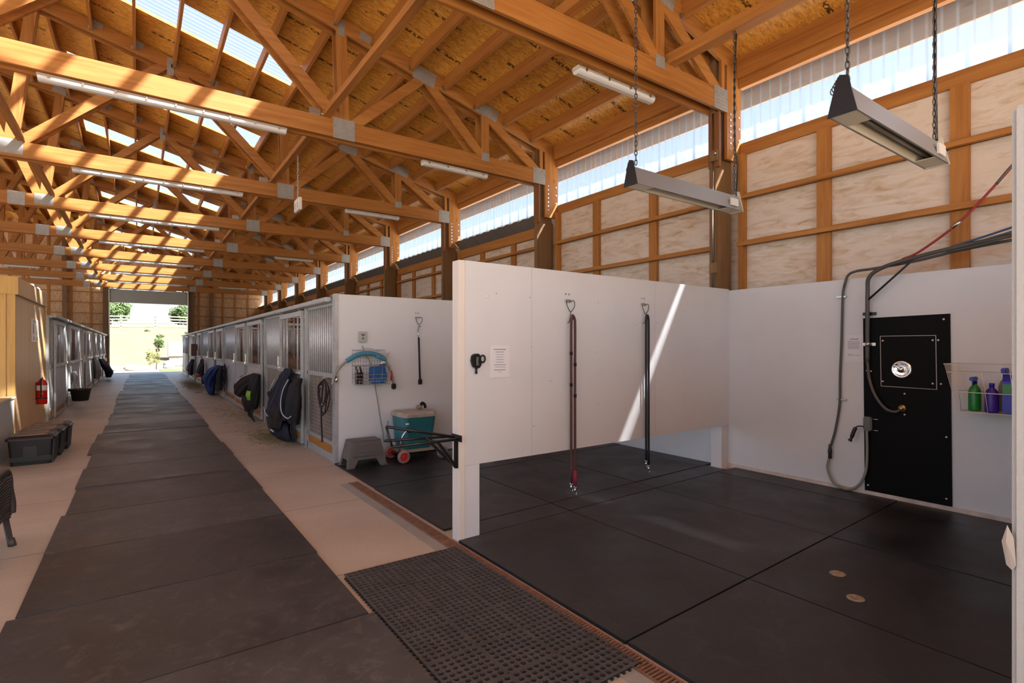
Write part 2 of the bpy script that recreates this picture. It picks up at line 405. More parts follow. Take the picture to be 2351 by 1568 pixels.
def polyc(name, tr, tint, ribs_axis, per, lobe):
    """ribbed translucent polycarbonate: mostly lets the sky through, ribs scatter"""
    m, nt, b = newmat(name)
    nt.nodes.remove(b); out = nt.nodes['Material Output']
    T = nt.nodes.new('ShaderNodeBsdfTransparent'); L = nt.nodes.new('ShaderNodeBsdfTranslucent'); D = nt.nodes.new('ShaderNodeBsdfDiffuse')
    T.inputs[0].default_value = (*tint, 1); L.inputs[0].default_value = (lobe*.95,lobe*.97,lobe,1); D.inputs[0].default_value = (lobe,lobe,lobe,1)
    m1 = nt.nodes.new('ShaderNodeMixShader'); m1.inputs[0].default_value = .3
    nt.links.new(L.outputs[0], m1.inputs[1]); nt.links.new(D.outputs[0], m1.inputs[2])
    tc = nt.nodes.new('ShaderNodeTexCoord'); sp = nt.nodes.new('ShaderNodeSeparateXYZ'); nt.links.new(tc.outputs['Object'], sp.inputs[0])
    fr = _math(nt, 'FRACT', _math(nt, 'MULTIPLY', sp.outputs[ribs_axis], 1/per))
    rib = _math(nt, 'LESS_THAN', _math(nt, 'ABSOLUTE', _math(nt, 'SUBTRACT', fr, .5)), .10)
    fac = _math(nt, 'SUBTRACT', tr, _math(nt, 'MULTIPLY', rib, tr*.35))
    m2 = nt.nodes.new('ShaderNodeMixShader'); nt.links.new(fac, m2.inputs[0])
    nt.links.new(m1.outputs[0], m2.inputs[1]); nt.links.new(T.outputs[0], m2.inputs[2])
    nt.links.new(m2.outputs[0], out.inputs[0]); return m
POLYW = polyc('clerestory_polycarbonate', .56, (.80,.84,.92), 1, .12, .20)
POLYR = polyc('skylight_polycarbonate', .62, (.86,.90,1), 1, .085, .16)
# ================================================================== the building
Y0, DY = 3.75, 3.54
def ty(k): return Y0+DY*k
def zr(x): return 5.14-.25*(x-6.0) if x >= -5 else 7.89+.25*(x+5)      # underside of the roof boards
YE = 35.6
BAYW = ['second bay behind the camera', 'bay beside the wash stall', 'first full bay in view'] 
def bayname(k):
    return {-2: 'bay behind the camera', -1: 'bay over the near wash stall'}.get(k, ORD[k+1]+' bay from the camera')
# floor with saw joints in its material
fm, nt, b = newmat('aisle_concrete'); MATS['aisle_concrete'] = fm
n = _noise(nt, _coord(nt, (.7,1.3,1)), .9, 7, .62, .4); f = _noise(nt, _coord(nt, (1,1,1)), 60, 4, .7)
r = _ramp(nt, n.outputs[0], [(.3, (.40,.325,.24)), (.7, (.56,.475,.37))])
c = _mix(nt, .22, r.outputs[0], _ramp(nt, f.outputs[0], [(.35, (.2,.15,.11)), (.65, (.54,.45,.36))]).outputs[0])
tc = nt.nodes.new('ShaderNodeTexCoord'); sp = nt.nodes.new('ShaderNodeSeparateXYZ'); nt.links.new(tc.outputs['Object'], sp.inputs[0])
fy = _math(nt, 'FRACT', _math(nt, 'MULTIPLY', _math(nt, 'SUBTRACT', sp.outputs[1], 3.475-16.3), 1/1.63))
jl = _math(nt, 'LESS_THAN', fy, .006)
c = _mix(nt, _math(nt, 'MULTIPLY', jl, .75), c, (.06,.04,.03))
nt.links.new(c, b.inputs['Base Color']); b.inputs['Roughness'].default_value = .5; _bump(nt, b, f.outputs[0], .12, .003)
struct(MB().bx(-10, 6.3, -7, YE+.15, -.12, 0), 'floor', fm)
# roof boards with one skylight opening per bay
ce = MB(); T = .04
def slab(x0, x1, y0, y1):
    v = [(x0,y0,zr(x0)),(x1,y0,zr(x1)),(x1,y1,zr(x1)),(x0,y1,zr(x0))]
    v += [(a,b_,c_+T) for a,b_,c_ in v]
    ce.add(v, [(0,1,2,3),(7,6,5,4),(0,4,5,1),(1,5,6,2),(2,6,7,3),(3,7,4,0)])
XO = 6.46; SK0, SK1 = -1.07, 2.24
for k in range(-3, 9):
    a = ty(k); e = ty(k+1) if k < 8 else YE+.5
    slab(-5, XO, a, a+1.75); slab(-5, SK0, a+1.75, a+2.55); slab(SK1, XO, a+1.75, a+2.55); slab(-5, XO, a+2.55, e)
LS0, LS1 = -5.7, -9.4
for k in range(-3, 9):                       # far slope beyond the ridge, wide skylights added to let daylight in
    a = ty(k); e = ty(k+1) if k < 8 else YE+.5
    slab(-10.4, -5, a, a+.55); slab(-10.4, LS1, a+.55, a+3.0); slab(LS0, -5, a+.55, a+3.0); slab(-10.4, -5, a+3.0, e)
struct(ce, 'ceiling', OSB)
wn_ = 0
for k in range(-3, 9):                       # ribbed skylight sheets above each opening
    a = ty(k)+1.71; m = MB(); N = 48; pts = []
    for i in range(N+1):
        y = a+.88*i/N; h = .012*math.sin(2*PI*i/6)
        pts.append((y, h))
    v = []
    for x in (SK0-.05, SK1+.05):
        for y, h in pts: v.append((x, y, zr(x)+T+.02+h))
    m.add(v, [(i, i+1, N+2+i, N+1+i) for i in range(N)], True)
    wn_ += 1; struct(m, 'window_%d' % wn_, POLYR, 'ribbed translucent skylight sheet in the roof, '+bayname(k))
for k in range(-3, 9):  # wide sheets added in the far slope, out of view, for daylight
    a = ty(k)+.5; m = MB()
    m.add([(LS1-.05, a, zr(LS1-.05)+T+.02), (LS0+.05, a, zr(LS0+.05)+T+.02), (LS0+.05, a+2.55, zr(LS0+.05)+T+.02), (LS1-.05, a+2.55, zr(LS1-.05)+T+.02)], [(0,1,2,3)])
    wn_ += 1; struct(m, 'window_%d' % wn_, POLYR, 'translucent sheet added for daylight in the far roof slope, '+bayname(k))
# right wall: faced insulation, clerestory sheets, eave
struct(MB().bx(6.20, 6.26, -7, YE, 0, 3.93), 'wall_right', WRAP)
for k in range(-3, 9):
    a = ty(k); e = ty(k+1); m = MB(); v = []; N = 120
    prof = []
    for i in range(N+1):
        y = a+(e-a)*i/N; ph = (i % 10)
        prof.append((y, .018 if ph in (4, 5) else (.006 if ph in (0,) else 0)))
    for z in (3.92, 5.06):
        for y, h in prof: v.append((6.262+h, y, z))
    m.add(v, [(i, i+1, N+2+i, N+1+i) for i in range(N)], False)
    wn_ += 1; struct(m, 'window_%d' % wn_, POLYW, 'translucent clerestory strip high in the right wall, '+bayname(k))
struct(MB().bx(6.462, 6.482, -7, YE+.5, 4.60, 5.06), 'trim_1', WY, 'timber fascia board outside the clerestory')
struct(MB().bx(6.37, 6.375, -7, YE, 3.84, 4.10), 'trim_5', WHITE, 'white flashing strip outside the clerestory')
# end wall with the overhead door opening
DX0, DX1, DZ = -1.27, 2.32, 4.72
ew = MB()
def wallpoly(x0, x1, z0):
    xs = [x0, x1] if not (x0 < -5 < x1) else [x0, -5, x1]
    top = [(x, zr(x)) for x in xs]
    ew.prism([(x1, z0), (x0, z0)]+top, 'y', YE, YE+.1)
wallpoly(-10.2, DX0, 0); wallpoly(DX1, 6.26, 0); wallpoly(DX0, DX1, DZ)
struct(ew, 'wall_back', OSBW)
# jambs of the door
tj = MB().bx(DX0-.28, DX0, YE-.14, YE, 0, 4.95).bx(DX1, DX1+.28, YE-.14, YE, 0, 4.95).bx(DX0, DX1, YE-.1, YE, DZ, 4.95)
struct(tj, 'trim_2', WZB, 'timber jambs around the far overhead door')
d = MB(); seams = MB()
d.bx(DX0-.02, DX1+.02, YE-.2, YE-.15, 3.88, 4.62)
do = d.build('door_1', plain('door_panel_grey', (.50,.50,.47), .5), None); do['kind'] = 'structure'; do['label'] = 'raised pale grey sectional overhead door at the far end'
for i, (yy0, yy1) in enumerate(((34.75, 35.3), (34.15, 34.7), (33.55, 34.1), (32.95, 33.5))):
    p = MB().bx(DX0, DX1, yy0, yy1, 4.86, 4.9).build('door_section', MATS['door_panel_grey'], do)
for i in range(4):
    x = DX0+.12+(DX1-DX0-.24)*i/3
    MB().bx(x-.03, x+.03, YE-.24, YE-.2, 4.5, 4.7).build('hinge', STEEL, do)
for x in (DX0+.0, DX1-.0):
    tp = [(x, YE-.22, .05), (x, YE-.22, 4.4), (x, YE-.3, 4.68), (x, YE-.5, 4.82), (x, YE-.8, 4.84), (x, 32.6, 4.84)]
    MB().tube(bez(tp, 5), .028, 6).build('door_track', STEEL, do)
MB().cyl((DX0-.1, YE-.45, 4.98), (DX1+.1, YE-.45, 4.98), .03, 10).build('torsion_bar', STEEL, do)
# end wall studs and girts
g_ = 'horizontal girts on the far end wall'
for j, z in enumerate((2.16, 2.72, 3.28, 3.84, 4.40)):
    for side, (x0, x1) in (('left', (-5.4, DX0-.28)), ('right', (DX1+.28, 6.1))):
        one(MB().bx(x0, x1, YE-.055, YE, z-.02, z+.02), 'wall_girt', WX, 'thin horizontal board on the far wall %s of the door, %s from the bottom' % (side, ORD[j+1]), 'girt', g_)
for side, xs in (('left', (-5.2, -4.7, -3.75, -2.85, -2.05)), ('right', (2.85, 4.1, 4.75, 5.45))):
    for j, x in enumerate(xs):
        one(MB().bx(x-.05, x+.05, YE-.03, YE, 0, zr(x)-.01), 'wall_stud', WZ, 'vertical stud on the far wall %s of the door, %s from the left' % (side, ORD[j+1]), 'stud', 'studs on the far end wall')
one(MB().bx(3.38, 3.56, YE-.2, YE-.058, 0, zr(3.56)-.02), 'end_post', WZB, 'thick brown post on the far wall right of the overhead door', 'post')
one(MB().bx(-3.2, -3.0, YE-.2, YE-.058, 0, zr(-3.0)-.02), 'end_post', WZB, 'thick brown post on the far wall left of the overhead door', 'post')
# ------------------------------------------------------------------ wall framing, bay by bay
for k in range(-2, 9):
    a = ty(k)+.17; e = ty(k+1)-.005; bn = bayname(k)
    if k <= 0:
        one(MB().bx(6.165, 6.199, a, e, 3.90, 4.045), 'sill_beam', WY, 'reddish timber sill under the clerestory, '+bn, 'beam', 'clerestory sills', bev=.003)
        stop = 3.9
    else:
        one(MB().bx(6.12, 6.2, a, e, 3.56, 3.74), 'header_beam', WY, 'timber header above the faced insulation, '+bn, 'beam', 'stall wall headers')
        sh = MB(); N = 48; v = []
        for i in range(N+1):
            y = a+(e-a)*i/N; h = .014 if (i % 4) in (1, 2) else 0
            v += [(6.02, y, 3.925+h), (6.19, y, 3.745+h)]
        sh.add(v, [(2*i, 2*i+1, 2*i+3, 2*i+2) for i in range(N)])
        sh.add([(x, y, z+.004) for x, y, z in v], [(2*i+2, 2*i+3, 2*i+1, 2*i) for i in range(N)])
        one(sh, 'roofing_panel', SLAT, 'grey ribbed metal strip below the clerestory, '+bn, 'panel', 'grey ribbed metal strips'); stop = 3.56
    one(MB().bx(6.13, 6.2, a, e, 4.72, 4.86), 'clerestory_header', WY, 'lower timber header above the clerestory, '+bn, 'beam', 'lower clerestory headers')
    one(MB().bx(6.08, 6.125, a, e, 4.84, zr(6.12)-.02), 'eave_purlin', WY, 'upper timber header at the roof edge, '+bn, 'beam', 'upper eave headers')
    for j, (z0, z1) in enumerate(((3.33, 3.40), (2.75, 2.82))):
        one(MB().bx(6.07, 6.148, a, e, z0, z0+.045).bx(6.13, 6.148, a, e, z0, z1), 'wall_girt', WY, '%s horizontal girt across the insulated wall, %s' % (('upper','lower')[j], bn), 'girt', 'horizontal girts on the right wall')
    for j, o_ in enumerate((1.37, 2.55)):
        y = ty(k)+o_-.0
        one(MB().bx(6.15, 6.199, y-.07, y+.07, 2.0, stop), 'wall_stud', WZ, '%s vertical board behind the girts, %s' % (('farther' if j else 'nearer'), bn), 'stud', 'vertical boards on the right wall')
    one(MB().bx(6.10, 6.199, a+.002, a+.05, 2.0, stop), 'trimmer_stud', WZ, 'narrow board behind the wall post, '+bn, 'stud', 'narrow boards beside the wall posts')
    if k >= -1: one(MB().bx(6.10, 6.199, ty(k+1)-.07, ty(k+1)-.01, 2.0, stop), 'trimmer_stud', WZ, 'narrow board before the next wall post, '+bn, 'stud', 'narrow boards against the wall posts')
def bolts(p, y, x0=5.95, x1=6.13, z0=3.86, z1=4.36, mat=STEEL):
    for i in range(8):
        for x in (x0, x1):
            if (i+(x == x1)) % 2 == 0 or x == x0:
                z = z0+(z1-z0)*i/7
                MB().cyl((x, y-.008, z), (x, y+.004, z), .013, 8).build('bolt', mat, p)
p0 = None
for k in range(-1, 10):
    y = ty(k)
    if p0 is None:
        p0 = thing('wall_post', 'x', 'post', (5.93, y+.1, 0), 'posts along the right wall')
        MB().bx(5.88, 6.10, y+.09, y+.169, 0, .6).bx(5.77, 6.10, y+.085, y+.169, .6, zr(6.1)-.03).build('post_body', WZB, p0)
        gbd = MB().bx(5.88, 6.18, y, y+.04, 3.80, zr(6.18)-.03).build('gusset_board', WZ, p0, bev=.002)
        bolts(gbd, y, mat=CHROME if False else STEEL)
        MB().bx(5.765, 5.80, y+.03, y+.18, 3.70, 4.37).build('ledger', WZD, p0)
        q = p0
    else:
        q = dup(p0, (5.93, y+.1, 0))
    nm = {-1: 'nearest the camera beyond the red hose', 0: 'above the far corner of the wash stall'}.get(k, '%s one beyond the wash stall' % ORD[max(k, 0)])
    q['label'] = 'brown timber post with bolted board, '+nm
# ------------------------------------------------------------------ roof trusses
def member(p, q, y0, w, th=.04):
    (x0, z0), (x1, z1) = p, q
    d = Vector((x1-x0, 0, z1-z0)); L = d.length; d.normalize(); n = Vector((-d.z, 0, d.x))
    c = Vector(((x0+x1)/2, y0+th/2, (z0+z1)/2))
    return MB().ob(c, d*(L/2), Vector((0, th/2, 0)), n*(w/2))
def plate(cx, cz, w, h, y, ang=0):
    d = Vector((math.cos(ang), 0, math.sin(ang))); n = Vector((-d.z, 0, d.x))
    m = MB().ob((cx, y-.002, cz), d*(w/2), (0, .002, 0), n*(h/2))
    # rows of pressed teeth slots
    nx, nz = max(2, int(w/.028)), max(2, int(h/.04))
    for i in range(nx):
        for j in range(nz):
            c = Vector((cx, y-.005, cz))+d*((i+.5)/nx-.5)*w*.94+n*((j+.5)/nz-.5)*h*.94
            m.ob(c, d*.004, (0, .001, 0), n*.011)
    return m
def zc(x): return zr(x)-.095          # top chord centre line
SL = math.atan(-.25)
WEBS = [((2.32, 4.60), (2.28, zc(2.28)), .14), ((2.30, 4.56), (.52, zc(.52)-.1), .14), ((2.42, 4.56), (3.52, zc(3.52)-.1), .14),
        ((3.58, zc(3.58)-.1), (4.58, 4.60), .14), ((4.63, 4.6), (4.63, zc(4.63)-.08), .14), ((4.66, zc(4.66)-.1), (5.74, 4.56), .15),
        ((5.80, 4.6), (5.80, zc(5.8)-.05), .06),
        ((-1.58, 4.60), (-1.32, zc(-1.32)-.05), .14), ((-1.52, 4.56), (.38, zc(.38)-.1), .14), ((-1.66, 4.56), (-2.62, zc(-2.62)-.1), .14),
        ((-2.72, zc(-2.72)-.1), (-3.85, 4.6), .14), ((-3.92, 4.6), (-3.80, zc(-3.8)-.05), .14), ((-3.98, 4.56), (-5.0, 7.7), .14), ((-6.1, 4.56), (-5.0, 7.7), .14), ((-6.2, 4.56), (-7.6, 7.0), .14), ((-7.7, 7.0), (-9.0, 4.6), .14)]
PLS = [(2.32, 4.50, .30, .28, 0, 0), (4.63, 4.60, .15, .13, 0, 0), (5.75, 4.50, .27, .27, 0, 0), (-1.58, 4.52, .30, .22, 0, 0), (-2.0, 4.49, .26, .27, 0, 1),
       (3.54, zc(3.54)-.06, .36, .22, SL, 0), (4.66, zc(4.66)-.02, .42, .2, SL, 0), (.45, zc(.45)-.1, .1, .3, 0, 0), (-1.32, zc(-1.32)-.05, .26, .14, SL, 0),
       (-.55, zc(-.55)+.02, .16, .1, SL, 0), (.0, zc(.0)+.02, .14, .1, SL, 0), (1.1, zc(1.1)-.02, .14, .1, SL, 0), (1.5, zc(1.5)-.02, .12, .1, SL, 0), (2.62, zc(2.62)-.02, .16, .12, SL, 0), (2.28, zc(2.28)-.08, .09, .22, 0, 0)]
base_truss = None
for k in range(-1, 9):
    y = ty(k)
    if base_truss is None:
        t = base_truss = thing('roof_truss', 'x', 'roof truss', (0, y, 4.37), 'roof trusses')
        for dy in (0, .171):
            MB().bx(-10.0, 5.86, y+dy, y+dy+.04, 4.37, 4.615).build('bottom_chord', WX, t, bev=.003)
            member((-5.05, zr(-5.05)-.12), (6.12, zr(6.12)-.12), y+dy, .20).build('top_chord', WX, t)
            member((-10.2, zr(-10.2)-.12), (-4.98, zr(-5)-.13), y+dy, .20).build('top_chord', WX, t)
            for p, q_, w in WEBS:
                vert = abs(p[0]-q_[0]) < .4
                member(p, q_, y+dy+(.041 if False else 0), w, .038).build('web_member', WZ if vert else WX, t)
        for cx, cz, w, h, an, _ in PLS:
            plate(cx, cz, w, h, y, an).build('truss_plate', PLATE, t)
    else:
        t = dup(base_truss, (0, y, 4.37))
    t['label'] = 'double timber roof truss spanning the barn, '+{-1: 'just above and behind the camera', 0: 'the nearest one, ending above the wash stall corner'}.get(k, '%s one from the near end' % ORD[k+1])
# longitudinal bracing lying on the bottom chords
for x, nm, ks in ((2.08, 'right of the light fixtures', range(-1, 9)), (-1.45, 'left of the light fixtures', range(-1, 9))):
    for k in ks:
        a, e = ty(k)+.04, (ty(k+1)+.03 if k < 8 else YE-.15)
        one(MB().bx(x-.045, x+.045, a, e, 4.617, 4.655).bx(x-.02, x+.02, a, e, 4.655, 4.74), 'lateral_brace', WY, 'T shaped brace running %s, %s' % (nm, bayname(k)), 'brace', 'braces on the bottom chords')
one(MB().bx(4.76, 4.88, -3.3, ty(0)+.2, 4.617, 4.655).bx(4.80, 4.84, -3.3, ty(0)+.2, 4.655, 4.76), 'lateral_brace', WY, 'orange T shaped brace carrying the chains of the heaters', 'brace')
one(MB().bx(3.24, 3.36, -3.3, ty(0)+.2, 4.617, 4.655).bx(3.28, 3.32, -3.3, ty(0)+.2, 4.655, 4.76), 'lateral_brace', WY, 'short T shaped brace left of the one the heaters hang from', 'brace')
# purlins hung between the trusses in metal hangers
PX = [5.57-.5625*i for i in range(19)]
pur = None
for k in range(-1, 9):
    for i, x in enumerate(PX):
        y = ty(k)+.212; e = ty(k+1)-.001
        if pur is None:
            zb = zr(x)-.195
            pur = thing('roof_purlin', 'x', 'purlin', (x, y, zb), 'purlins under the roof boards')
            pbd = MB().ob((x, (y+e)/2, zb+.095), (.02, 0, -.005), (0, (e-y)/2, 0), (.0, 0, .094)).build('purlin_board', WY, pur)
            for yy, s_ in ((y, 1), (e, -1)):
                MB().bx(x-.026, x+.026, yy, yy+s_*.035, zb-.004, zb+.05).bx(x-.045, x+.045, yy, yy+s_*.003, zb+.0, zb+.06).build('joist_hanger', STEEL, pbd)
            q = pur
        else:
            q = dup(pur, (x, y, zr(x)-.195))
        q['label'] = 'timber roof purlin %s up from the right eave, %s' % (ORD[i+1], bayname(k))
# gable slack: skylight curbs are left bare, as in the photo
# ------------------------------------------------------------------ wash bay walls and partitions
struct(MB().bx(6.0, 6.06, .3, 6.8, 0, 2.20), 'wall_wash_bay', WHITE)
struct(MB().bx(5.985, 6.0, .42, 3.84, .0, .055), 'baseboard_right', plain('base_strip', (.62,.52,.44), .6, var=.2))
pt = thing('partition', 'white panel partition with a gap below, between the two wash stalls', 'partition', (2.0, 3.58, 0))
pv = [(2.055, 3.525, .583), (5.998, 3.80, .53), (5.998, 3.80, 2.215), (2.055, 3.525, 2.166)]
v = pv+[(x, y+(.1 if x < 3 else .028), z) for x, y, z in pv]
MB().add(v, [(0,1,2,3),(7,6,5,4),(0,4,5,1),(1,5,6,2),(2,6,7,3),(3,7,4,0)]).build('panel', WHITE, pt)
MB().bx(2.0, 2.055, 3.528, 3.632, 0, 2.166).build('corner_post', panelwhite('bounce_warmed_post', (.78,.70,.63)), pt, bev=.003)  # white post; warm bounced light is put into its colour
MB().bx(2.056, 2.19, 3.535, 3.632, 0, .583).build('front_post', WHITE, pt, bev=.002)
MB().bx(5.86, 5.998, 3.812, 3.96, 0, .531).build('back_post', WHITE, pt)
pw = thing('partition', 'tall white wall between the second wash stall and the row of stalls', 'partition', (2.08, 6.85, 0))
MB().bx(2.085, 6.0, 6.8, 6.9, 0, 2.175).build('panel', WHITE, pw)
MB().bx(2.045, 2.085, 6.79, 6.91, 0, 2.18).build('edge_channel', GALV, pw)
for j in range(12): MB().cyl((2.043, 6.80, .15+.17*j), (2.047, 6.80, .15+.17*j), .006, 6).build('screw', STEEL, pw)
pn = thing('partition', 'textured white partition end at the right edge of the photo', 'partition', (2.04, .36, 0))
MB().bx(2.04, 6.0, .30, .408, 0, 2.19).build('panel', WHITET, pn, bev=.012)
chip = MB().add([(2.032,.400,.955),(2.032,.414,.99),(2.036,.418,.94),(2.05,.43,.935),(2.05,.42,.87),(2.032,.395,.88),(2.04,.405,.86)], [(0,1,2),(1,3,2),(2,3,4),(0,2,5),(2,4,6),(2,6,5)])
chip.build('torn_edge', plain('torn_board', (.62,.55,.48), .8), pn)
# panel seams, screws and plugged holes on the partition
for u_ in (.68, 2.42): MB().bx(2.055+u_-.0015, 2.055+u_+.0015, 3.525+.07*u_-.0012, 3.525+.07*u_+.001, .57, 2.17).build('panel_seam', plain('seam_grey', (.45,.44,.43), .6) if u_ < 1 else MATS['seam_grey'], pt)
for u_, z_ in ((.30,1.93),(.66,1.92),(.68,1.50),(.70,.82),(1.14,1.9),(1.52,1.92),(1.5,1.45),(1.52,.95),(2.1,1.72),(2.08,1.2),(2.95,1.9),(2.45,1.75),(3.4,1.6),(.9,1.2)):
    MB().cyl((2.055+u_, 3.525+.07*u_-.001, z_), (2.055+u_, 3.525+.07*u_+.002, z_), .0045, 6).build('screw', CHAIN, pt)
for u_, z_ in ((.21, 1.905), (2.75, 1.62)):
    MB().lathe([(.012, 0), (.018, .001), (.018, .003)], (2.055+u_, 3.538-.003, z_), 'y', 12).build('plug', WHITE, pt)
# ------------------------------------------------------------------ trench drain and floor mats
td = thing('trench_drain', 'rusty slotted trench drain along the edge of the wash stalls', 'drain', (1.93, 2.0, 0))
MB().bx(1.785, 1.878, -2.5, 5.76, 0, .004).build('concrete_curb', CONCG, td)
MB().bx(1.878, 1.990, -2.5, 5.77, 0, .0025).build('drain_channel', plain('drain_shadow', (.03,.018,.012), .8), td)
gm = MB().bx(1.880, 1.889, -2.5, 5.76, .0025, .012).bx(1.968, 1.977, -2.5, 5.76, .0025, .012)
yy = -1.0
while yy < 5.74:
    gm.bx(1.889, 1.968, yy, yy+.010, .0025, .011); yy += .0215
gm.build('grate', RUST, td)
def yA(x): return 1.83+.042*(x-2)
def yC(x): return 3.535+.045*(x-2)
def yD(x): return 3.81+.05*(x-2)
def yE(x): return 5.37+.055*(x-2)
def yF(x): return 6.785
def yB(x): return .42
rows = [(yB, yA, (2.0, 3.18, 4.405, 5.62, 5.98), 'nearest row in front of the partition'), (yA, yC, (1.995, 3.18, 4.42, 5.60, 5.98), 'row just in front of the partition'),
        (yC, yD, (2.2, 3.19, 4.43, 5.80), 'narrow strip beneath the partition'), (yD, yE, (2.02, 3.20, 4.45, 5.69, 5.98), 'first row behind the partition'), (yE, yF, (2.03, 3.30, 4.55, 5.98), 'row against the far white wall')]
for f0, f1, xs, nm in rows:
    for j in range(len(xs)-1):
        x0, x1 = xs[j]+.004, xs[j+1]-.004; q = .0045; zt = .02+random.uniform(-.002, .002)
        v = [(x0, f0(x0)+q, 0), (x1, f0(x1)+q, 0), (x1, f1(x1)-q, 0), (x0, f1(x0)-q, 0)]; v += [(a, b_, zt) for a, b_, _ in v]
        one(MB().add(v, [(3,2,1,0),(4,5,6,7),(0,1,5,4),(1,2,6,5),(2,3,7,6),(3,0,4,7)]), 'rubber_mat', RUB, 'black rubber stall mat, %s, %s from the aisle' % (nm, ORD[j+1]), 'mat', 'black mats in the wash stalls', bev=.002)
RUBSKY = rubber('sky_sheen_mat', (.10,.10,.11), (.15,.15,.165), (.25,.25,.26))  # paler bluish colour stands in for skylight reflected on one row
for k in range(-5, 30):
    a = 2.865+1.07*k; e = a+1.056; dr = .0062*max(0, a-3); j = random.uniform(-.05, .05) if k > 0 else random.uniform(-.012, .012)
    x0 = -.575+dr+j; x1 = 1.045+dr*.6+j*.5
    if k == 0: x1 = 1.05
    if k == -1: x1 = 1.075; x0 = -.57
    sk = random.uniform(-.008, .008); zt = .018+random.uniform(-.006, .006)
    v = [(x0, a+sk, 0), (x1, a-sk, 0), (x1, e-sk, 0), (x0, e+sk, 0)]; v += [(p, q_, zt) for p, q_, _ in v]
    lab = 'dark rubber mat across the aisle, %s row ahead of the camera' % ORD[k-(-2)] if k >= -1 else 'dark rubber mat across the aisle beside the camera, row %s behind' % ORD[-1-k]
    one(MB().add(v, [(3,2,1,0),(4,5,6,7),(0,1,5,4),(1,2,6,5),(2,3,7,6),(3,0,4,7)]), 'rubber_mat', RUBSKY if k == 9 else RUBA, lab+(' (the pale one)' if k == 9 else ''), 'mat', 'aisle floor mats', bev=.0015)
# perforated drainage mat
px0, px1, py0, py1 = 1.092, 1.922, 1.68, 3.432; nx, ny = 21, 44
pm = thing('drainage_mat', 'perforated rubber drainage mat lying over the trench drain', 'mat', (1.5, 2.5, 0))
g = MB(); cw, ch = (px1-px0)/nx, (py1-py0)/ny
for i in range(nx):
    for j in range(ny):
        cx, cy = px0+(i+.5)*cw, py0+(j+.5)*ch
        mx_, my_ = .40, .40
        # bands between the square fields carry no full holes
        r_ = .34 if (i % 7 not in (6,) or True) else .2
        ox = (.0 if j % 2 == 0 else 0)
        sh = ((i % 7)-3)*.045; rr = .385
        cxx = cx-(sh*cw)*1.0; shy = ((j % 7)-3)*.045; cyy = cy-shy*ch
        sq = [(cx-cw/2, cy-ch/2), (cx, cy-ch/2), (cx+cw/2, cy-ch/2), (cx+cw/2, cy), (cx+cw/2, cy+ch/2), (cx, cy+ch/2), (cx-cw/2, cy+ch/2), (cx-cw/2, cy)]
        ci = [(cxx+rr*cw*math.cos(a), cyy+rr*ch*math.sin(a)) for a in [PI*1.25+PI/4*q for q in range(8)]]
        v = [(x, y, .021) for x, y in sq]+[(x, y, .021) for x, y in ci]+[(x, y, .007) for x, y in ci]
        fs = [(q, (q+1) % 8, 8+(q+1) % 8, 8+q) for q in range(8)]+[(8+q, 8+(q+1) % 8, 16+(q+1) % 8, 16+q) for q in range(8)]
        g.add(v, fs)
gt = g
bb = len(gt.v)
for (a, b_), (c_, d_) in (((px0,py0),(px1,py0)), ((px1,py0),(px1,py1)), ((px1,py1),(px0,py1)), ((px0,py1),(px0,py0))):
    gt.add([(a,b_,.013),(c_,d_,.013),(c_,d_,.021),(a,b_,.021)], [(0,1,2,3)])
me_o = gt.build('mat_top', RUBP, pm)
rb = MB()
for i in range(1, 3): rb.bx(px0+i*7*cw-.003, px0+i*7*cw+.003, py0, py1, .0205, .0225)
for j in range(1, 7):
    y = py0+j*7*ch+.0
    if y < py1: rb.bx(px0, px1, y-.003, y+.003, .0205, .0225)
rb.build('seam_ridge', RUBP, pm)
nb = MB(); y = py0+.03
while y < py1-.02: nb.bx(px0-.012, px0+.004, y, y+.012, .004, .013); y += .038
x = px0+.03
while x < px1: nb.bx(x, x+.012, py0-.012, py0+.004, .004, .013); x += .038
nb.bx(px0+.004, px1-.004, py0+.004, py1-.004, .004, .0065).build('shade_sheet_and_tabs', plain('hole_shade_rubber', (.012,.010,.009), .8), pm)  # edge tabs, plus a dark sheet painting the shade inside the holes
for i, (x, y) in enumerate(((3.72, 1.58), (3.445, 1.365))):
    one(MB().lathe([(.0001, .0262), (.012, .026), (.014, .0245), (.03, .0245), (.034, .0262), (.040, .0265), (.046, .024), (.048, .0185)], (x, y, 0), 'z', 24), 'drain_cap', DISKW, ('far' if i == 0 else 'near')+' round brown cap set in the black wash stall mat', 'cap', 'round caps in the mats')
# ================================================================== lights, heaters, conduits
def strip_light(cx, y, L, label, group, z=4.365, w=.12):
    t = thing('strip_light', label, 'light fixture', (cx, y, z), group)
    n = 10; h = .075
    prof = [(-w/2*.75, 0), (w/2*.75, 0), (w/2, -h*.45)]
    hs = MB().prism([(y-w*.36, z), (y+w*.36, z), (y+w*.5, z-h*.45), (y-w*.5, z-h*.45)], 'x', cx-L/2, cx+L/2)
    hs = hs.build('housing', LAMPH, t, bev=.004)
    MB().prism([(y-w*.49, z-h*.45), (y+w*.49, z-h*.45), (y+w*.40, z-h*.85), (y+w*.2, z-h*1.05), (y-w*.2, z-h*1.05), (y-w*.40, z-h*.85)], 'x', cx-L/2+.01, cx+L/2-.01).build('lens', DIFF, t, bev=.004)
    m = max(4, int(L/.27))
    for i in range(m):
        x = cx-L/2+.1+(L-.2)*i/(m-1)
        for s_ in (-1, 1):
            MB().bx(x-.009, x+.009, y+s_*w*.5-.006, y+s_*w*.5+.006, z-h*.65, z-h*.25).build('clip', STEEL, hs)
    return t
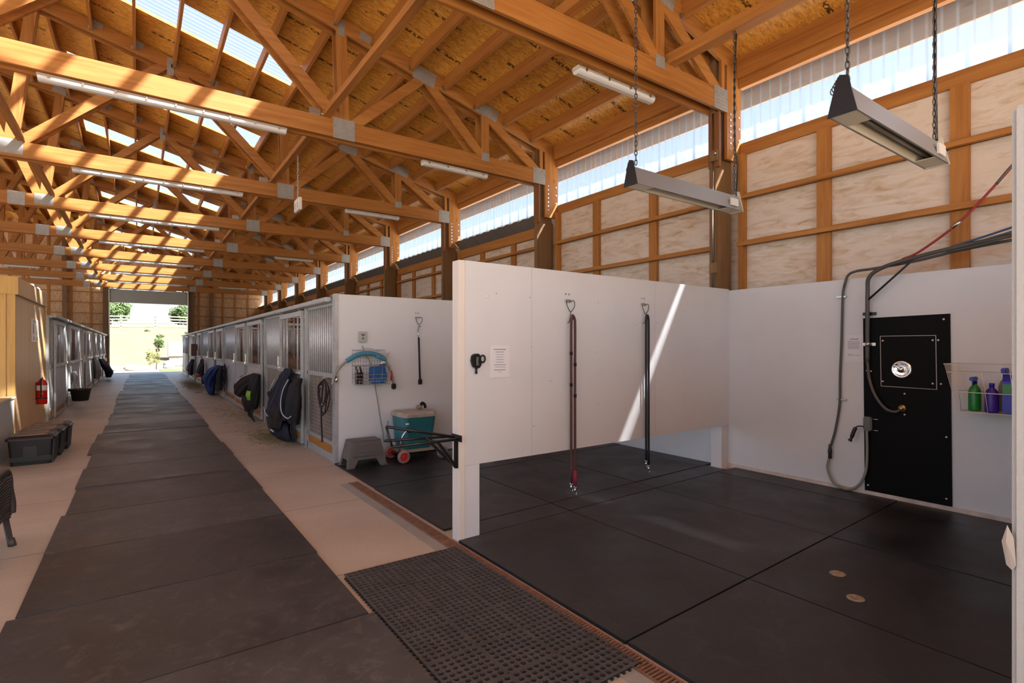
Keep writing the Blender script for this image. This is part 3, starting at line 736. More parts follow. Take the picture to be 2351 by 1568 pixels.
for k in range(1, 9):
    strip_light(.36, ty(k)+.09, 2.46, 'long strip light under the %s roof truss, above the aisle' % ORD[k+1], 'long strip lights above the aisle')
for k, cx in ((0, 4.23), (1, 4.14), (2, 4.10), (4, 4.12), (7, 3.7)):
    strip_light(cx, ty(k)+(.27 if k == 0 else .12), 1.18, 'short strip light under the %s roof truss, on the stall side' % ORD[k+1], 'short strip lights on the right')
for k, cx in ((6, -3.33), (7, -3.12)):
    strip_light(cx, ty(k)+.09, .92, 'short strip light at the left, under the %s roof truss' % ORD[k+1], 'short strip lights on the left')
def conduit_box(k):
    y = ty(k)+.02
    t = thing('conduit_box', 'small grey junction box with a short pipe on the %s roof truss' % ORD[k+1], 'junction box', (1.9, y, 4.617), 'junction boxes on the trusses')
    MB().bx(1.86, 2.0, y-.02, y+.04, 4.617, 4.70).build('box', STEEL, t, bev=.004)
    MB().cyl((2.0, y+.0, 4.65), (2.26, y+.0, 4.65), .013, 8).build('pipe', STEEL, t)
for k in range(1, 7): conduit_box(k)
pb = thing('pendant_outlet', 'white outlet box hanging on a chain above the stalls', 'outlet box', (2.17, 9.0, 3.9))
MB().bx(2.09, 2.14, 8.84, 9.16, 3.70, 3.90).build('box', WHITEP, pb, bev=.008)
MB().bx(2.088, 2.09, 8.90, 8.96, 3.74, 3.83).bx(2.088, 2.09, 9.04, 9.10, 3.74, 3.83).build('sockets', GREYL, pb)
chain((2.115, 9.0, 3.90), (2.115, 9.0, 4.61), .06, .006, .026).build('chain', STEEL, pb)
def heater(x0, x1, y, z, label, chains, w=.14):
    t = thing('overhead_heater', label, 'heater', ((x0+x1)/2, y, z), None)
    h = .15; a = w/2
    sec_o = [(y-a, z), (y-.022, z+h), (y+.022, z+h), (y+a, z)]
    th = .004
    m = MB()
    m.prism([(y-a, z), (y-.022, z+h), (y-.022+th, z+h-th), (y-a+th*1.6, z)], 'x', x0, x1)
    m.prism([(y+a-th*1.6, z), (y+.022-th, z+h-th), (y+.022, z+h), (y+a, z)], 'x', x0, x1)
    m.prism([(y-.022, z+h), (y+.022, z+h), (y+.022-th, z+h-th), (y-.022+th, z+h-th)], 'x', x0, x1)
    m.build('reflector_hood', HOOD, t)
    for x, s_, nm in ((x0, -1, 'left'), (x1, 1, 'right')):
        cap = [(y-a-.004, z-.004), (y-.045, z+h*.8), (y-.03, z+h+.045), (y+.012, z+h+.06), (y+.03, z+h+.03), (y+a+.004, z-.004)]
        MB().prism(cap, 'x', x, x+s_*.008).build('end_cap', BLACKM if s_ < 0 else HOODI, t)
    for s_ in (-1, 1):
        yb, yt = y+s_*(a-.012), y+s_*.018
        MB().add([(x0+.01, yb, z+.002), (x1-.01, yb, z+.002), (x1-.01, yt, z+h-.012), (x0+.01, yt, z+h-.012), (x0+.01, yb+s_*.003, z+.002), (x1-.01, yb+s_*.003, z+.002), (x1-.01, yt+s_*.003, z+h-.012), (x0+.01, yt+s_*.003, z+h-.012)], [(0,1,2,3),(7,6,5,4),(0,4,5,1),(1,5,6,2),(2,6,7,3),(3,7,4,0)]).build('inner_reflector', HOODI, t)
    MB().cyl((x0+.1, y, z+.035), (x1-.1, y, z+.035), .012, 10).build('heating_tube', plain('heater_tube', (.35,.32,.27), .35, .6), t)
    for s_ in (x0+.01, x1-.22):
        MB().bx(s_, s_+.2, y-a+.012, y+a-.012, z+.002, z+.008).build('end_shield', HOODI, t)
    MB().bx(x1-.20, x1-.08, y-a-.003, y-a+.012, z+.03, z+.1).build('data_plate', DIFF, t)
    for cx, zt in chains:
        chain((cx, y, z+h+.03), (cx, y, zt), .05, .0045, .02).build('hanging_chain', CHAIN, t)
    for k in range(5):
        MB().tube([Vector((x0+.02, y+.02+.008*k, z+h+.045-.012*k))+Vector((0, .018*math.cos(q), .022*math.sin(q))) for q in [2*PI*i/8 for i in range(8)]], .003, 4, closed=True).build('spare_link', CHAIN, t)
    return t
h1 = heater(3.07, 4.50, 1.28, 2.745, 'nearest trough shaped metal heater hanging on two chains by the clerestory', ((3.13, 4.62), (4.46, 4.62)))
MB().tube(bez([(4.50, 1.28, 2.92), (4.50, 1.285, 3.3), (4.475, 1.28, 3.5), (4.485, 1.28, 4.6)], 6), .009, 6).build('power_cord', BLACKP, h1)
h2 = heater(3.31, 4.83, 2.98, 2.83, 'farther trough shaped metal heater hanging in front of the wall post', ((3.37, 4.62), (4.80, 4.62)))
MB().tube(bez([(4.83, 2.98, 2.98), (4.86, 2.985, 3.3), (4.81, 2.98, 3.5), (4.80, 2.98, 4.1), (4.83, 2.98, 4.60)], 6), .009, 6).build('power_cord', BLACKP, h2)
# rod and boxes on the near wall post
cr = thing('conduit', 'vertical conduit with two small boxes on the wall post by the heaters', 'conduit', (5.75, 3.9, 2.2))
MB().cyl((5.755, 3.86, 2.2), (5.755, 3.86, 4.36), .011, 8).build('pipe', STEEL, cr)
for z in (2.46, 3.83):
    MB().bx(5.73, 5.77, 3.79, 3.90, z-.06, z+.07).build('box', WZB, cr, bev=.006)
MB().cyl((5.74, 3.82, 3.83), (5.71, 3.80, 3.86), .012, 8).build('knob', STEEL, cr)

# ================================================================== stall fronts
def wire_grid(x, y0, y1, z0, z1, py=.05, pz=.05, r=.0022):
    m = MB(); n = int((y1-y0)/py)
    for i in range(1, n): 
        y = y0+(y1-y0)*i/n; m.bx(x-r, x+r, y-r, y+r, z0, z1)
    n = int((z1-z0)/pz)
    for i in range(1, n):
        z = z0+(z1-z0)*i/n; m.bx(x-r-.002, x+r-.002, y0, y1, z-r, z+r)
    return m
SCREEN = plain('stall_board', (.22,.13,.085), .6, var=.3)
def grille(x, s, y0, y1, label, mesh=True, group=None):
    """fixed front: barred top, mesh or sheet below, kick board; s=-1 faces -x"""
    t = thing('stall_grille', label, 'stall panel', (x, (y0+y1)/2, 0), group)
    d = .05*-s
    X = lambda a: x+a*-s
    fr = MB()
    for z0, z1 in ((0, .10), (.21, .26), (1.09, 1.15), (2.04, 2.075)): fr.bx(X(0), X(.05), y0, y1, z0, z1)
    fr.bx(X(0), X(.05), y0, y0+.035, 0, 2.075).bx(X(0), X(.05), y1-.035, y1, 0, 2.075)
    fr.build('frame', GALV, t, bev=.003)
    MB().bx(X(.012), X(.04), y0+.035, y1-.035, .10, .21).build('kick_board', WY, t)
    n = max(4, int((y1-y0)/.095)); b_ = MB()
    for i in range(1, n):
        y = y0+(y1-y0)*i/n; b_.cyl((X(.025), y, 1.15), (X(.025), y, 2.04), .016, 10)
    b_.build('bars', GALVB, t)
    if mesh:
        wire_grid(X(.012), y0+.035, y1-.035, .26, 1.09).build('wire_mesh', WIREG, t)
        MB().bx(X(.040), X(.048), y0+.035, y1-.035, .26, 1.09).build('backing_board', SCREEN, t)
    else:
        corr(X(.02), y0+.035, y1-.035, .26, 1.09, s).build('sheet', GALVB, t)
    return t
def corr(x, y0, y1, z0, z1, s, per=.09, h=.012):
    m = MB(); n = max(8, int((y1-y0)/per*4)); v = []
    for i in range(n+1):
        y = y0+(y1-y0)*i/n; k = i % 4; a = h if k in (1, 2) else 0
        v += [(x+a*s, y, z0), (x+a*s, y, z1)]
    m.add(v, [(2*i, 2*i+1, 2*i+3, 2*i+2) for i in range(n)])
    m.add([(a+.003*-s, b_, c) for a, b_, c in v], [(2*i, 2*i+1, 2*i+3, 2*i+2) for i in range(n)])
    return m
def stall_door(x, s, y0, y1, label, lower='sheet', group=None, latch=True):
    t = thing('stall_door', label, 'stall door', (x, (y0+y1)/2, 0), group)
    X = lambda a: x+a*-s
    fr = MB()
    a = -.045
    fr.bx(X(a), X(a+.04), y0, y0+.06, .03, 2.05).bx(X(a), X(a+.04), y1-.06, y1, .03, 2.05)
    for z0, z1 in ((.03, .10), (.20, .25), (1.09, 1.14), (1.97, 2.05)): fr.bx(X(a), X(a+.04), y0+.06, y1-.06, z0, z1)
    fr.build('frame', GALV, t, bev=.004)
    MB().bx(X(a-.04), X(a), y0+.03, y1-.03, 1.085, 1.12).build('ledge', GALV, t, bev=.004)
    MB().bx(X(a+.008), X(a+.03), y0+.06, y1-.06, .10, .20).build('kick_board', WY, t)
    n = 6; b_ = MB()
    for i in range(1, n):
        if i in (2, 3): continue
        y = y0+.06+(y1-y0-.12)*i/n; b_.cyl((X(a+.02), y, 1.14), (X(a+.02), y, 1.97), .015, 8)
    b_.build('bars', GALVB, t)
    if lower == 'mesh': 
        wire_grid(X(a+.01), y0+.06, y1-.06, .25, 1.09).build('wire_mesh', WIREG, t)
        MB().bx(X(a+.03), X(a+.038), y0+.06, y1-.06, .25, 1.09).build('backing_board', SCREEN, t)
    else: corr(X(a+.02), y0+.06, y1-.06, .25, 1.09, s).build('sheet', GALVB, t)
    if latch:
        l = MB().bx(X(a-.03), X(a), y1-.01, y1+.12, 1.10, 1.16).bx(X(a-.02), X(a), y1+.03, y1+.07, 1.16, 1.34)
        l.build('latch', CHROME, t, bev=.006)
    for y in (y0+.2, y1-.2):
        MB().bx(X(a+.005), X(a+.02), y-.02, y+.02, 2.05, 2.075).build('hanger', GALV, t)
    return t
RX = 2.06
def stall_post(x, s, y, label, group, w=.10):
    t = thing('stall_post', label, 'post', (x, y, 0), group)
    MB().bx(x-.005*-s*1, x+.09*-s, y-w/2, y+w/2, 0, 2.1).build('tube', GALV, t, bev=.005)
    MB().bx(x-.045*-s, x+.10*-s, y-w/2-.03, y+w/2+.03, 0, .008).build('foot_plate', GALV, t)
gR, gRd, gRp = 'barred fronts on the right', 'sliding doors on the right', 'steel posts on the right'
fronts_R = [(6.925, 8.22, True), (10.06, 11.40, True), (15.30, 17.40, False), (21.70, 23.95, False), (25.75, 26.9, False), (28.6, 30.9, False), (32.6, 35.3, False)]
doors_R = [(8.38, 9.90, 'mesh'), (11.62, 13.35, 'sheet'), (13.62, 15.12, 'sheet'), (17.55, 19.2, 'sheet'), (19.8, 21.5, 'sheet'), (24.15, 25.6, 'sheet'), (27.0, 28.45, 'sheet'), (31.0, 32.45, 'sheet')]
posts_R = [8.30, 9.99, 11.50, 13.49, 15.22, 17.47, 19.5, 21.6, 24.05, 25.68, 28.52, 30.95, 32.52, 35.4]
for i, (a, e, ms) in enumerate(fronts_R): grille(RX, -1, a, e, 'fixed barred stall front on the right side, %s from the white wall' % ORD[i+1], ms, gR)
for i, (a, e, lo) in enumerate(doors_R): stall_door(RX, -1, a, e, 'sliding stall door on the right side, %s from the white wall' % ORD[i+1], lo, gRd)
for i, y in enumerate(posts_R): stall_post(RX, -1, y, 'galvanized stall post on the right side, %s from the white wall' % ORD[i+1], gRp, .09 if i else .13)
for i, (a, e) in enumerate(((6.95, 10.02), (10.08, 13.5), (13.54, 20.6), (20.64, 28.0), (28.04, 35.3))):
    t = thing('door_track', 'galvanized sliding door track above the right stalls, %s length from the white wall' % ORD[i+1], 'door track', (2.0, (a+e)/2, 2.07), 'door tracks on the right')
    MB().bx(1.965, 2.045, a, e, 2.085, 2.145).build('track_rail', GALV, t, bev=.01)
    MB().bx(2.045, 2.11, a+.01, e-.01, 2.077, 2.125).build('top_channel', GALV, t)
# dividers between stalls
for i, y in enumerate((10.02, 13.56, 17.1, 20.64, 24.18, 27.72, 31.26)):
    t = thing('stall_divider', 'dividing wall inside the right stalls, %s from the white wall' % ORD[i+1], 'divider', (4, y, 0), 'dividers between the right stalls')
    MB().bx(2.16, 6.0, y-.025, y+.025, 0, 1.3).build('boards', SCREEN, t)
    b_ = MB().bx(2.16, 6.0, y-.02, y+.02, 2.02, 2.07)
    for j in range(1, 30): b_.cyl((2.16+3.84*j/30, y, 1.3), (2.16+3.84*j/30, y, 2.02), .014, 6)
    b_.build('bars', GALVB, t)
# left row
LX = -1.45; gL, gLd, gLp = 'panels on the left', 'sliding doors on the left', 'steel posts on the left'
for i, (a, e) in enumerate(((14.52, 16.30), (17.3, 19.9), (22.62, 24.7), (26.26, 28.3), (29.54, 31.4), (32.64, 34.4))):
    stall_door(LX, 1, a, e, 'sliding stall door on the left side, %s from the wooden kiosk' % ORD[i+1], 'sheet', gLd)
def solid(x, s, y0, y1, label, group):
    t = thing('stall_screen', label, 'stall panel', (x, (y0+y1)/2, 0), group)
    X = lambda a: x+a*-s
    fr = MB()
    for z0, z1 in ((0, .08), (.2, .25), (1.08, 1.14), (2.03, 2.075)): fr.bx(X(0), X(.05), y0, y1, z0, z1)
    fr.bx(X(0), X(.05), y0, y0+.04, 0, 2.075).bx(X(0), X(.05), y1-.04, y1, 0, 2.075)
    fr.build('frame', GALV, t, bev=.003)
    corr(X(.02), y0+.04, y1-.04, 1.14, 2.03, s, .12).build('upper_sheet', GALVB, t)
    wire_grid(X(.012), y0+.04, y1-.04, .25, 1.08, .06, .06).build('wire_mesh', WIREG, t)
    MB().bx(X(.035), X(.045), y0+.04, y1-.04, .25, 1.08).build('backing_board', plain('left_stall_board', (.30,.29,.27), .5, .2) if i == 0 else MATS['left_stall_board'], t)
    MB().bx(X(.012), X(.04), y0+.04, y1-.04, .08, .2).build('kick_board', WY, t)
for i, (a, e) in enumerate(((13.89, 14.46), (16.46, 17.25), (20.0, 21.7), (24.75, 26.08), (28.35, 29.38), (31.45, 32.48), (34.45, 35.3))):
    if i == 0: MATS['left_stall_board'] = plain('left_stall_board', (.30,.29,.27), .5, .2)
    i_ = i; i = 1
    solid(LX, 1, a, e, 'galvanized stall panel on the left side, %s from the wooden kiosk' % ORD[i_+1], gL)
for j, y in enumerate((13.825, 16.39, 22.1, 26.17, 29.46, 32.56)):
    stall_post(LX, 1, y, 'steel stall post on the left side, %s from the wooden kiosk' % ORD[j+1], gLp, .1)
t = thing('door_track', 'galvanized track along the top of the left stalls', 'door track', (-1.42, 24, 2.07))
MB().bx(-1.40, -1.34, 13.86, 35.4, 2.085, 2.145).build('track_rail', GALV, t, bev=.01)
MB().bx(-1.50, -1.40, 13.86, 35.4, 2.077, 2.125).build('top_channel', GALV, t)

# ================================================================== draped cloth
def loft(rows, n=30, amp=.18, fr=5, ph=0.0, seed=0):
    """rows: (x, y, z, half width along y, half depth along x)"""
    rnd = random.Random(seed); m = MB(); vs2 = []
    for ri, (x, y, z, a, b_) in enumerate(rows):
        for k in range(n):
            t = 2*PI*k/n
            w = 1+amp*math.sin(fr*t+ph+ri*.35)+amp*.5*math.sin((fr*2+1)*t+ri*.6+seed)
            vs2.append((x+b_*math.cos(t)*w, y+a*math.sin(t)*(1+.25*(w-1)), z+rnd.uniform(-.004, .004)))
    f = []
    R = len(rows)
    for i in range(R-1):
        for k in range(n):
            k2 = (k+1) % n; f.append((i*n+k, i*n+k2, (i+1)*n+k2, (i+1)*n+k))
    m.add(vs2, f, True)
    m.add([vs2[k] for k in range(n)], [tuple(range(n))]); m.add([vs2[(R-1)*n+k] for k in range(n)], [tuple(range(n))[::-1]])
    return m
def interp(keys, n=14):
    out = []
    for i in range(n+1):
        z = keys[0][2]+(keys[-1][2]-keys[0][2])*i/n
        for j in range(len(keys)-1):
            A, B = keys[j], keys[j+1]
            if (A[2] >= z >= B[2]) or (A[2] <= z <= B[2]):
                t = 0 if A[2] == B[2] else (A[2]-z)/(A[2]-B[2]); t = t*t*(3-2*t)*.6+t*.4
                out.append(tuple(p+(q-p)*t if idx != 2 else z for idx, (p, q) in enumerate(zip(A, B)))); break
    return out
X0 = 1.93
# navy jacket and black bag over the first sliding door
XB = 1.885
jk = thing('horse_blanket', 'navy blanket with pale piping hung over the first right stall door', 'blanket', (XB, 9.3, 1.1))
loft(interp([(1.93, 8.82, 1.155, .18, .035), (XB, 8.86, 1.02, .32, .06), (XB-.02, 8.98, .8, .48, .09), (XB-.03, 9.15, .55, .62, .10), (XB-.03, 9.35, .36, .68, .09)], 20), 44, .24, 7, seed=1).build('navy_layer', NAVY, jk)
loft(interp([(1.90, 8.62, 1.10, .12, .05), (XB-.03, 8.75, .95, .2, .07), (XB-.06, 8.8, .72, .26, .08), (XB-.05, 8.82, .55, .2, .06)], 14), 36, .26, 6, seed=31).build('lapel_fold', NAVY, jk)
loft(interp([(XB-.05, 9.05, .62, .20, .07), (XB-.08, 9.0, .42, .26, .08), (XB-.08, 9.05, .22, .24, .06), (XB-.06, 9.1, .16, .12, .04)], 14), 36, .3, 6, seed=2).build('brown_layer', BROWNF, jk)
loft(interp([(XB-.0, 9.5, .44, .45, .07), (XB-.01, 9.4, .25, .74, .07), (XB-.01, 9.3, .08, .80, .055), (XB, 9.35, .012, .5, .04)], 16), 44, .16, 6, seed=3).build('dark_blue_layer', DENIM, jk)
loft(interp([(XB+.02, 9.75, .78, .08, .04), (XB, 9.85, .70, .13, .06), (XB, 9.86, .6, .08, .04)], 8), 24, .2, 5, seed=33).build('collar_roll', BLACKF, jk)
MB().tube(bez([(XB-.075, 9.22, .98), (XB-.125, 9.20, .88), (XB-.14, 9.28, .78)], 6), .006, 6).build('piping', TRIM, jk)
MB().tube(bez([(XB-.12, 9.90, .46), (XB-.15, 9.62, .40), (XB-.15, 9.40, .36)], 6), .008, 6).build('piping', TRIM, jk)
MB().ob((XB-.155, 9.05, .17), (.004, 0, 0), (0, .12, 0), (0, 0, .012)).build('white_edge', TRIM, jk)
bk = thing('blanket_bag', 'black bag with curved white piping hung beside the navy blanket', 'bag', (XB, 8.85, 1.0))
loft(interp([(1.94, 8.18, 1.03, .10, .04), (XB, 8.20, .92, .20, .07), (XB-.02, 8.22, .68, .28, .09), (XB-.02, 8.28, .46, .30, .08), (XB, 8.28, .36, .2, .05)], 16), 36, .16, 5, seed=5).build('bag_body', BLACKF, bk)
MB().tube(bez([(XB-.06, 8.36, 1.01), (XB-.11, 8.48, .84), (XB-.125, 8.56, .64), (XB-.125, 8.46, .50), (XB-.12, 8.14, .46), (XB-.10, 8.02, .50)], 8), .008, 6).build('piping', TRIM, bk)
for j in range(3):
    MB().tube(bez([(XB-.03, 8.05+.09*j, .42), (XB-.05, 8.0+.12*j, .28), (XB-.02, 7.98+.1*j, .18-.03*j)], 5), .009, 5).build('strap', ROPEK, bk)
# halter and lead ropes on the front panel
def halter(y, z, label, x=2.02, mat=ROPEP, seed=1, L=.8, s=1, group=None):
    rnd = random.Random(seed)
    t = thing('halter', label, 'halter', (x, y, z), group)
    MB().cyl((x+.05*s, y, z), (x-.05*s, y, z+.01), .008, 8).build('hook', STEEL, t)
    for j in range(4):
        w = rnd.uniform(.12, .30); l = L*rnd.uniform(.35, .75); o_ = rnd.uniform(-.05, .05); dx = rnd.uniform(.0, .035)*s
        MB().tube(bez([(x-.02*s, y+o_*.2, z), (x-.02*s-dx, y+o_-w, z-l*.35), (x-.02*s-dx, y+o_-w*.6, z-l*.85), (x-.03*s-dx, y+o_, z-l), (x-.02*s-dx, y+o_+w*.7, z-l*.8), (x-.02*s-dx, y+o_+w, z-l*.35), (x-.02*s, y+o_*.2, z)], 6), .009, 6).build('rope_loop', mat, t)
    MB().tube(bez([(x-.03*s, y+.02, z-.02), (x-.045*s, y+.06, z-L*.5), (x-.04*s, y+.03, z-L)], 6), .011, 6).build('lead_rope', mat, t)
    for q in range(3):
        rc = Vector((x-.05*s, y+rnd.uniform(-.18, .18), z-L*rnd.uniform(.1, .5)))
        MB().tube([rc+Vector((0, .016*math.cos(a), .016*math.sin(a))) for a in [2*PI*i/10 for i in range(10)]], .003, 5, closed=True).build('ring', STEEL, t)
halter(7.10, 1.08, 'dark plum halter and ropes hung on the first right stall front', L=.84, seed=3)
halter(16.7, 1.03, 'brown halter hung at the right stalls before the blue blanket', L=.8, seed=5, mat=BROWNF, x=2.0)
halter(22.6, .98, 'plum halter hung between the farther right stall doors', L=.7, seed=9, x=2.0)
# mixed tack on the second stall door
mt = thing('horse_blanket', 'bundle of brown and black blankets with a lime patch on a right stall door', 'blanket', (1.9, 12.6, .95))
loft(interp([(1.94, 11.9, .95, .45, .04), (1.88, 12.3, .84, .75, .08), (1.86, 12.85, .64, .72, .11), (1.86, 13.15, .46, .45, .10), (1.88, 13.2, .38, .2, .05)], 18), 44, .22, 7, seed=8).build('brown_layer', BROWNF, mt)
loft(interp([(1.93, 11.55, .95, .25, .05), (1.88, 11.55, .7, .38, .08), (1.87, 11.65, .42, .42, .08), (1.88, 11.7, .22, .26, .05)], 16), 40, .24, 6, seed=9).build('black_layer', BLACKF, mt)
loft(interp([(1.90, 12.6, .45, .3, .06), (1.88, 12.5, .3, .25, .06), (1.9, 12.5, .12, .15, .04)], 12), 30, .24, 5, seed=41).build('brown_flap', BROWNF, mt)
loft(interp([(1.80, 11.62, .62, .16, .03), (1.79, 11.66, .52, .22, .035), (1.81, 11.66, .44, .14, .03)]), amp=.1, fr=3, seed=4).build('lime_layer', LIME, mt)
MB().tube(bez([(1.86, 11.7, .97), (1.77, 12.3, .86), (1.73, 12.9, .70)], 6), .014, 6).build('piping', TRIM, mt)
for j in range(3): MB().tube(bez([(1.86, 11.5+.2*j, .30), (1.84, 11.55+.2*j, .15), (1.88, 11.5+.24*j, .015+.02*j)], 5), .016, 5).build('strap', ROPEK, mt)
MB().bx(1.998, 2.013, 13.9, 14.1, .74, .77).build('tmp', RED).name = 'dish_brush'
tag(bpy.data.objects['dish_brush'], 'small red brush lying against the third right stall door', 'brush')
b3 = thing('horse_blanket', 'royal blue blanket hung on a right stall door', 'blanket', (1.88, 18.8, .9))
loft(interp([(1.93, 17.9, .95, .4, .05), (1.85, 18.3, .80, .75, .11), (1.82, 19.1, .50, 1.0, .14), (1.83, 19.2, .30, .8, .11), (1.84, 18.9, .12, .55, .08), (1.86, 18.9, .015, .35, .05)], 18), 44, .24, 7, seed=11).build('blue_layer', BLUEF, b3)
loft(interp([(1.94, 17.2, .95, .2, .04), (1.90, 17.3, .6, .45, .06), (1.92, 17.3, .2, .3, .04)], 14), 36, .26, 6, seed=12).build('black_layer', BLACKF, b3)
b4 = thing('horse_blanket', 'purple and salmon blanket roll hung on a far right stall door', 'blanket', (1.93, 23.0, .9))
loft(interp([(1.96, 22.9, 1.03, .10, .05), (1.88, 22.6, .7, .5, .08), (1.87, 22.8, .5, .7, .09)]), amp=.24, fr=6, seed=13).build('purple_layer', NAVY, b4)
loft(interp([(1.88, 23.2, .52, .42, .10), (1.87, 23.2, .44, .45, .12), (1.88, 23.2, .36, .3, .08)]), amp=.1, fr=3, seed=14).build('salmon_layer', PINKF, b4)
loft(interp([(1.95, 22.5, .5, .12, .05), (1.95, 22.5, .10, .1, .04)]), amp=.15, fr=4, seed=15).build('black_layer', BLACKF, b4)
b5 = thing('horse_blanket', 'dark blanket with a tan patch hung on the last right stall door', 'blanket', (1.93, 27.2, .9))
loft(interp([(1.96, 27.2, .95, .2, .06), (1.88, 27.5, .6, .8, .09), (1.90, 27.5, .2, .6, .06)]), amp=.24, fr=4, seed=16).build('dark_layer', NAVY, b5)
loft(interp([(1.80, 27.7, .6, .28, .05), (1.79, 27.7, .48, .3, .06), (1.82, 27.7, .38, .18, .04)]), amp=.1, fr=3, seed=17).build('tan_layer', TANF, b5)
nbx = thing('wall_cabinet', 'small red brown board box on the far right stall fronts', 'cabinet', (1.95, 26.2, 1.1))
MB().bx(1.80, 2.0, 25.75, 26.85, 1.12, 1.62).build('body', MAHOG, nbx, bev=.01)
MB().bx(1.795, 1.80, 25.75, 25.95, 1.12, 1.62).build('side_stile', GALV, nbx)
# left side: bucket, blankets, latches
bu = thing('feed_bucket', 'black feed bucket hanging low on the left stalls', 'bucket', (-1.22, 16.9, .25))
MB().lathe([(.0001, .16), (.155, .16), (.165, .18), (.205, .42), (.222, .43), (.222, .455), (.205, .455), (.15, .19), (.0001, .185)], (-1.175, 16.9, 0), 'z', 24).bx(-1.41, -1.36, 16.86, 16.94, .40, .47).build('pail', BLACKP, bu)
MB().tube(bez([(-1.20, 16.69, .45), (-1.26, 16.72, .6), (-1.36, 16.9, .66), (-1.26, 17.08, .6), (-1.20, 17.11, .45)], 6), .005, 6).build('handle', STEEL, bu)
pl2 = thing('grain_scoop', 'grey scoop and strap hung above the black feed bucket', 'scoop', (-1.36, 17.6, .8))
loft(interp([(-1.36, 17.7, .86, .12, .04), (-1.34, 17.7, .74, .2, .05), (-1.35, 17.7, .58, .1, .04)]), amp=.1, fr=3, seed=21).build('scoop_body', GREYL, pl2)
bw = thing('horse_blanket', 'pale grey blanket hung on the far left stalls', 'blanket', (-1.3, 25.6, .9))
loft(interp([(-1.36, 25.4, 1.08, .3, .05), (-1.30, 25.6, .8, .5, .09), (-1.27, 25.8, .5, .55, .11), (-1.3, 25.8, .22, .4, .08)]), amp=.12, fr=5, seed=22).build('cloth', plain('pale_grey_fabric', (.30,.31,.32), .85, var=.3), bw)
bn_ = thing('horse_blanket', 'navy blanket slung low on the far left stalls by the door', 'blanket', (-1.2, 29.4, .7))
loft(interp([(-1.30, 28.7, .98, .4, .08), (-1.20, 29.2, .7, .8, .14), (-1.08, 29.9, .35, .8, .16), (-1.1, 30.2, .12, .5, .1)]), amp=.14, fr=4, seed=23).build('cloth', NAVY, bn_)
# loose hay on the floor, too fine to count
def hay(x0, x1, y0, y1, n, label, seed):
    rnd = random.Random(seed); m = MB()
    for i in range(n):
        u, v_ = rnd.gauss(0, .33), rnd.gauss(0, .33)
        x = (x0+x1)/2+u*(x1-x0)*.8; y = (y0+y1)/2+v_*(y1-y0)*.8; a = rnd.uniform(0, PI); l = rnd.uniform(.02, .07)
        if x > 2.04: x = 2.04-rnd.random()*.2
        m.beam((x-l*math.cos(a), y-l*math.sin(a), .003), (x+l*math.cos(a), y+l*math.sin(a), rnd.uniform(.003, .02)), .0035, .0015)
    return tag(m.build('loose_hay', HAY), label, 'hay', None, 'stuff')
hay(1.5, 2.02, 8.6, 10.4, 700, 'wisps of hay on the concrete under the navy blanket', 1)
hay(1.4, 2.02, 20.5, 27.5, 2600, 'scattered hay along the far right stalls', 2)
hay(1.4, 2.02, 11, 15.5, 300, 'thin scatter of hay by the second right stalls', 3)
one(MB().lathe([(.0001, .001), (.11, .001), (.12, .006), (.12, 0)], (1.62, 20.1, 0), 'z', 20), 'floor_drain', BLACKP, 'small dark floor drain beside the far right stalls', 'drain')
# ================================================================== wash stall fittings
def rope_pair(u, w, ztop, zb1, zb2, y, mat, label, r, ends=True, endmat=None):
    t = thing('lead_rope', label, 'lead rope', (u, y, ztop))
    pts = [(u-w, y, zb1), (u-w*1.02, y, ztop-.6), (u-w, y, ztop-.10), (u-w*.6, y, ztop-.02), (u, y, ztop), (u+w*.6, y, ztop-.02), (u+w, y, ztop-.10), (u+w*.95, y, ztop-.6), (u+w, y, zb2)]
    MB().tube(bez(pts, 8), r, 8).build('rope', mat, t)
    if endmat: MB().cyl((u+w, y, zb2), (u+w, y, zb2+.14), r*1.25, 10).build('red_end', endmat, t)
    for s_, zb in ((-1, zb1), (1, zb2)):
        for j in range(2 if endmat else 0):
            z = ztop-.35-.28*j-(.1 if s_ > 0 else 0); MB().cyl((u+s_*w, y, z), (u+s_*w, y, z+.03), r*1.25, 8).build('whipping', BLACKF, t)
        x = u+s_*w
        MB().tube([Vector((x, y, zb-.012))+Vector((.012*math.cos(a), 0, .012*math.sin(a))) for a in [2*PI*i/10 for i in range(10)]], .004, 5, closed=True).build('ring', CHROME, t)
        MB().lathe([(.004, -.085), (.007, -.075), (.005, -.05), (.009, -.045), (.009, -.035), (.005, -.028), (.005, -.02)], (x, y, zb), 'z', 10).tube(bez([(x, y, zb-.085), (x+.014, y, zb-.075), (x+.016, y, zb-.055), (x+.004, y, zb-.045)], 4), .0035, 5).build('snap', CHROME, t)
    return t
rope_pair(3.182, .023, 1.775, .285, .25, 3.545, ROPER, 'long red brown rope loop hung on the white partition', .0115, endmat=plain('red_rope_end', (.32,.02,.035), .8))
rope_pair(4.285, .020, 1.825, .335, .28, 3.635, ROPEK, 'long black strap loop hung on the white partition by the light streak', .0115)
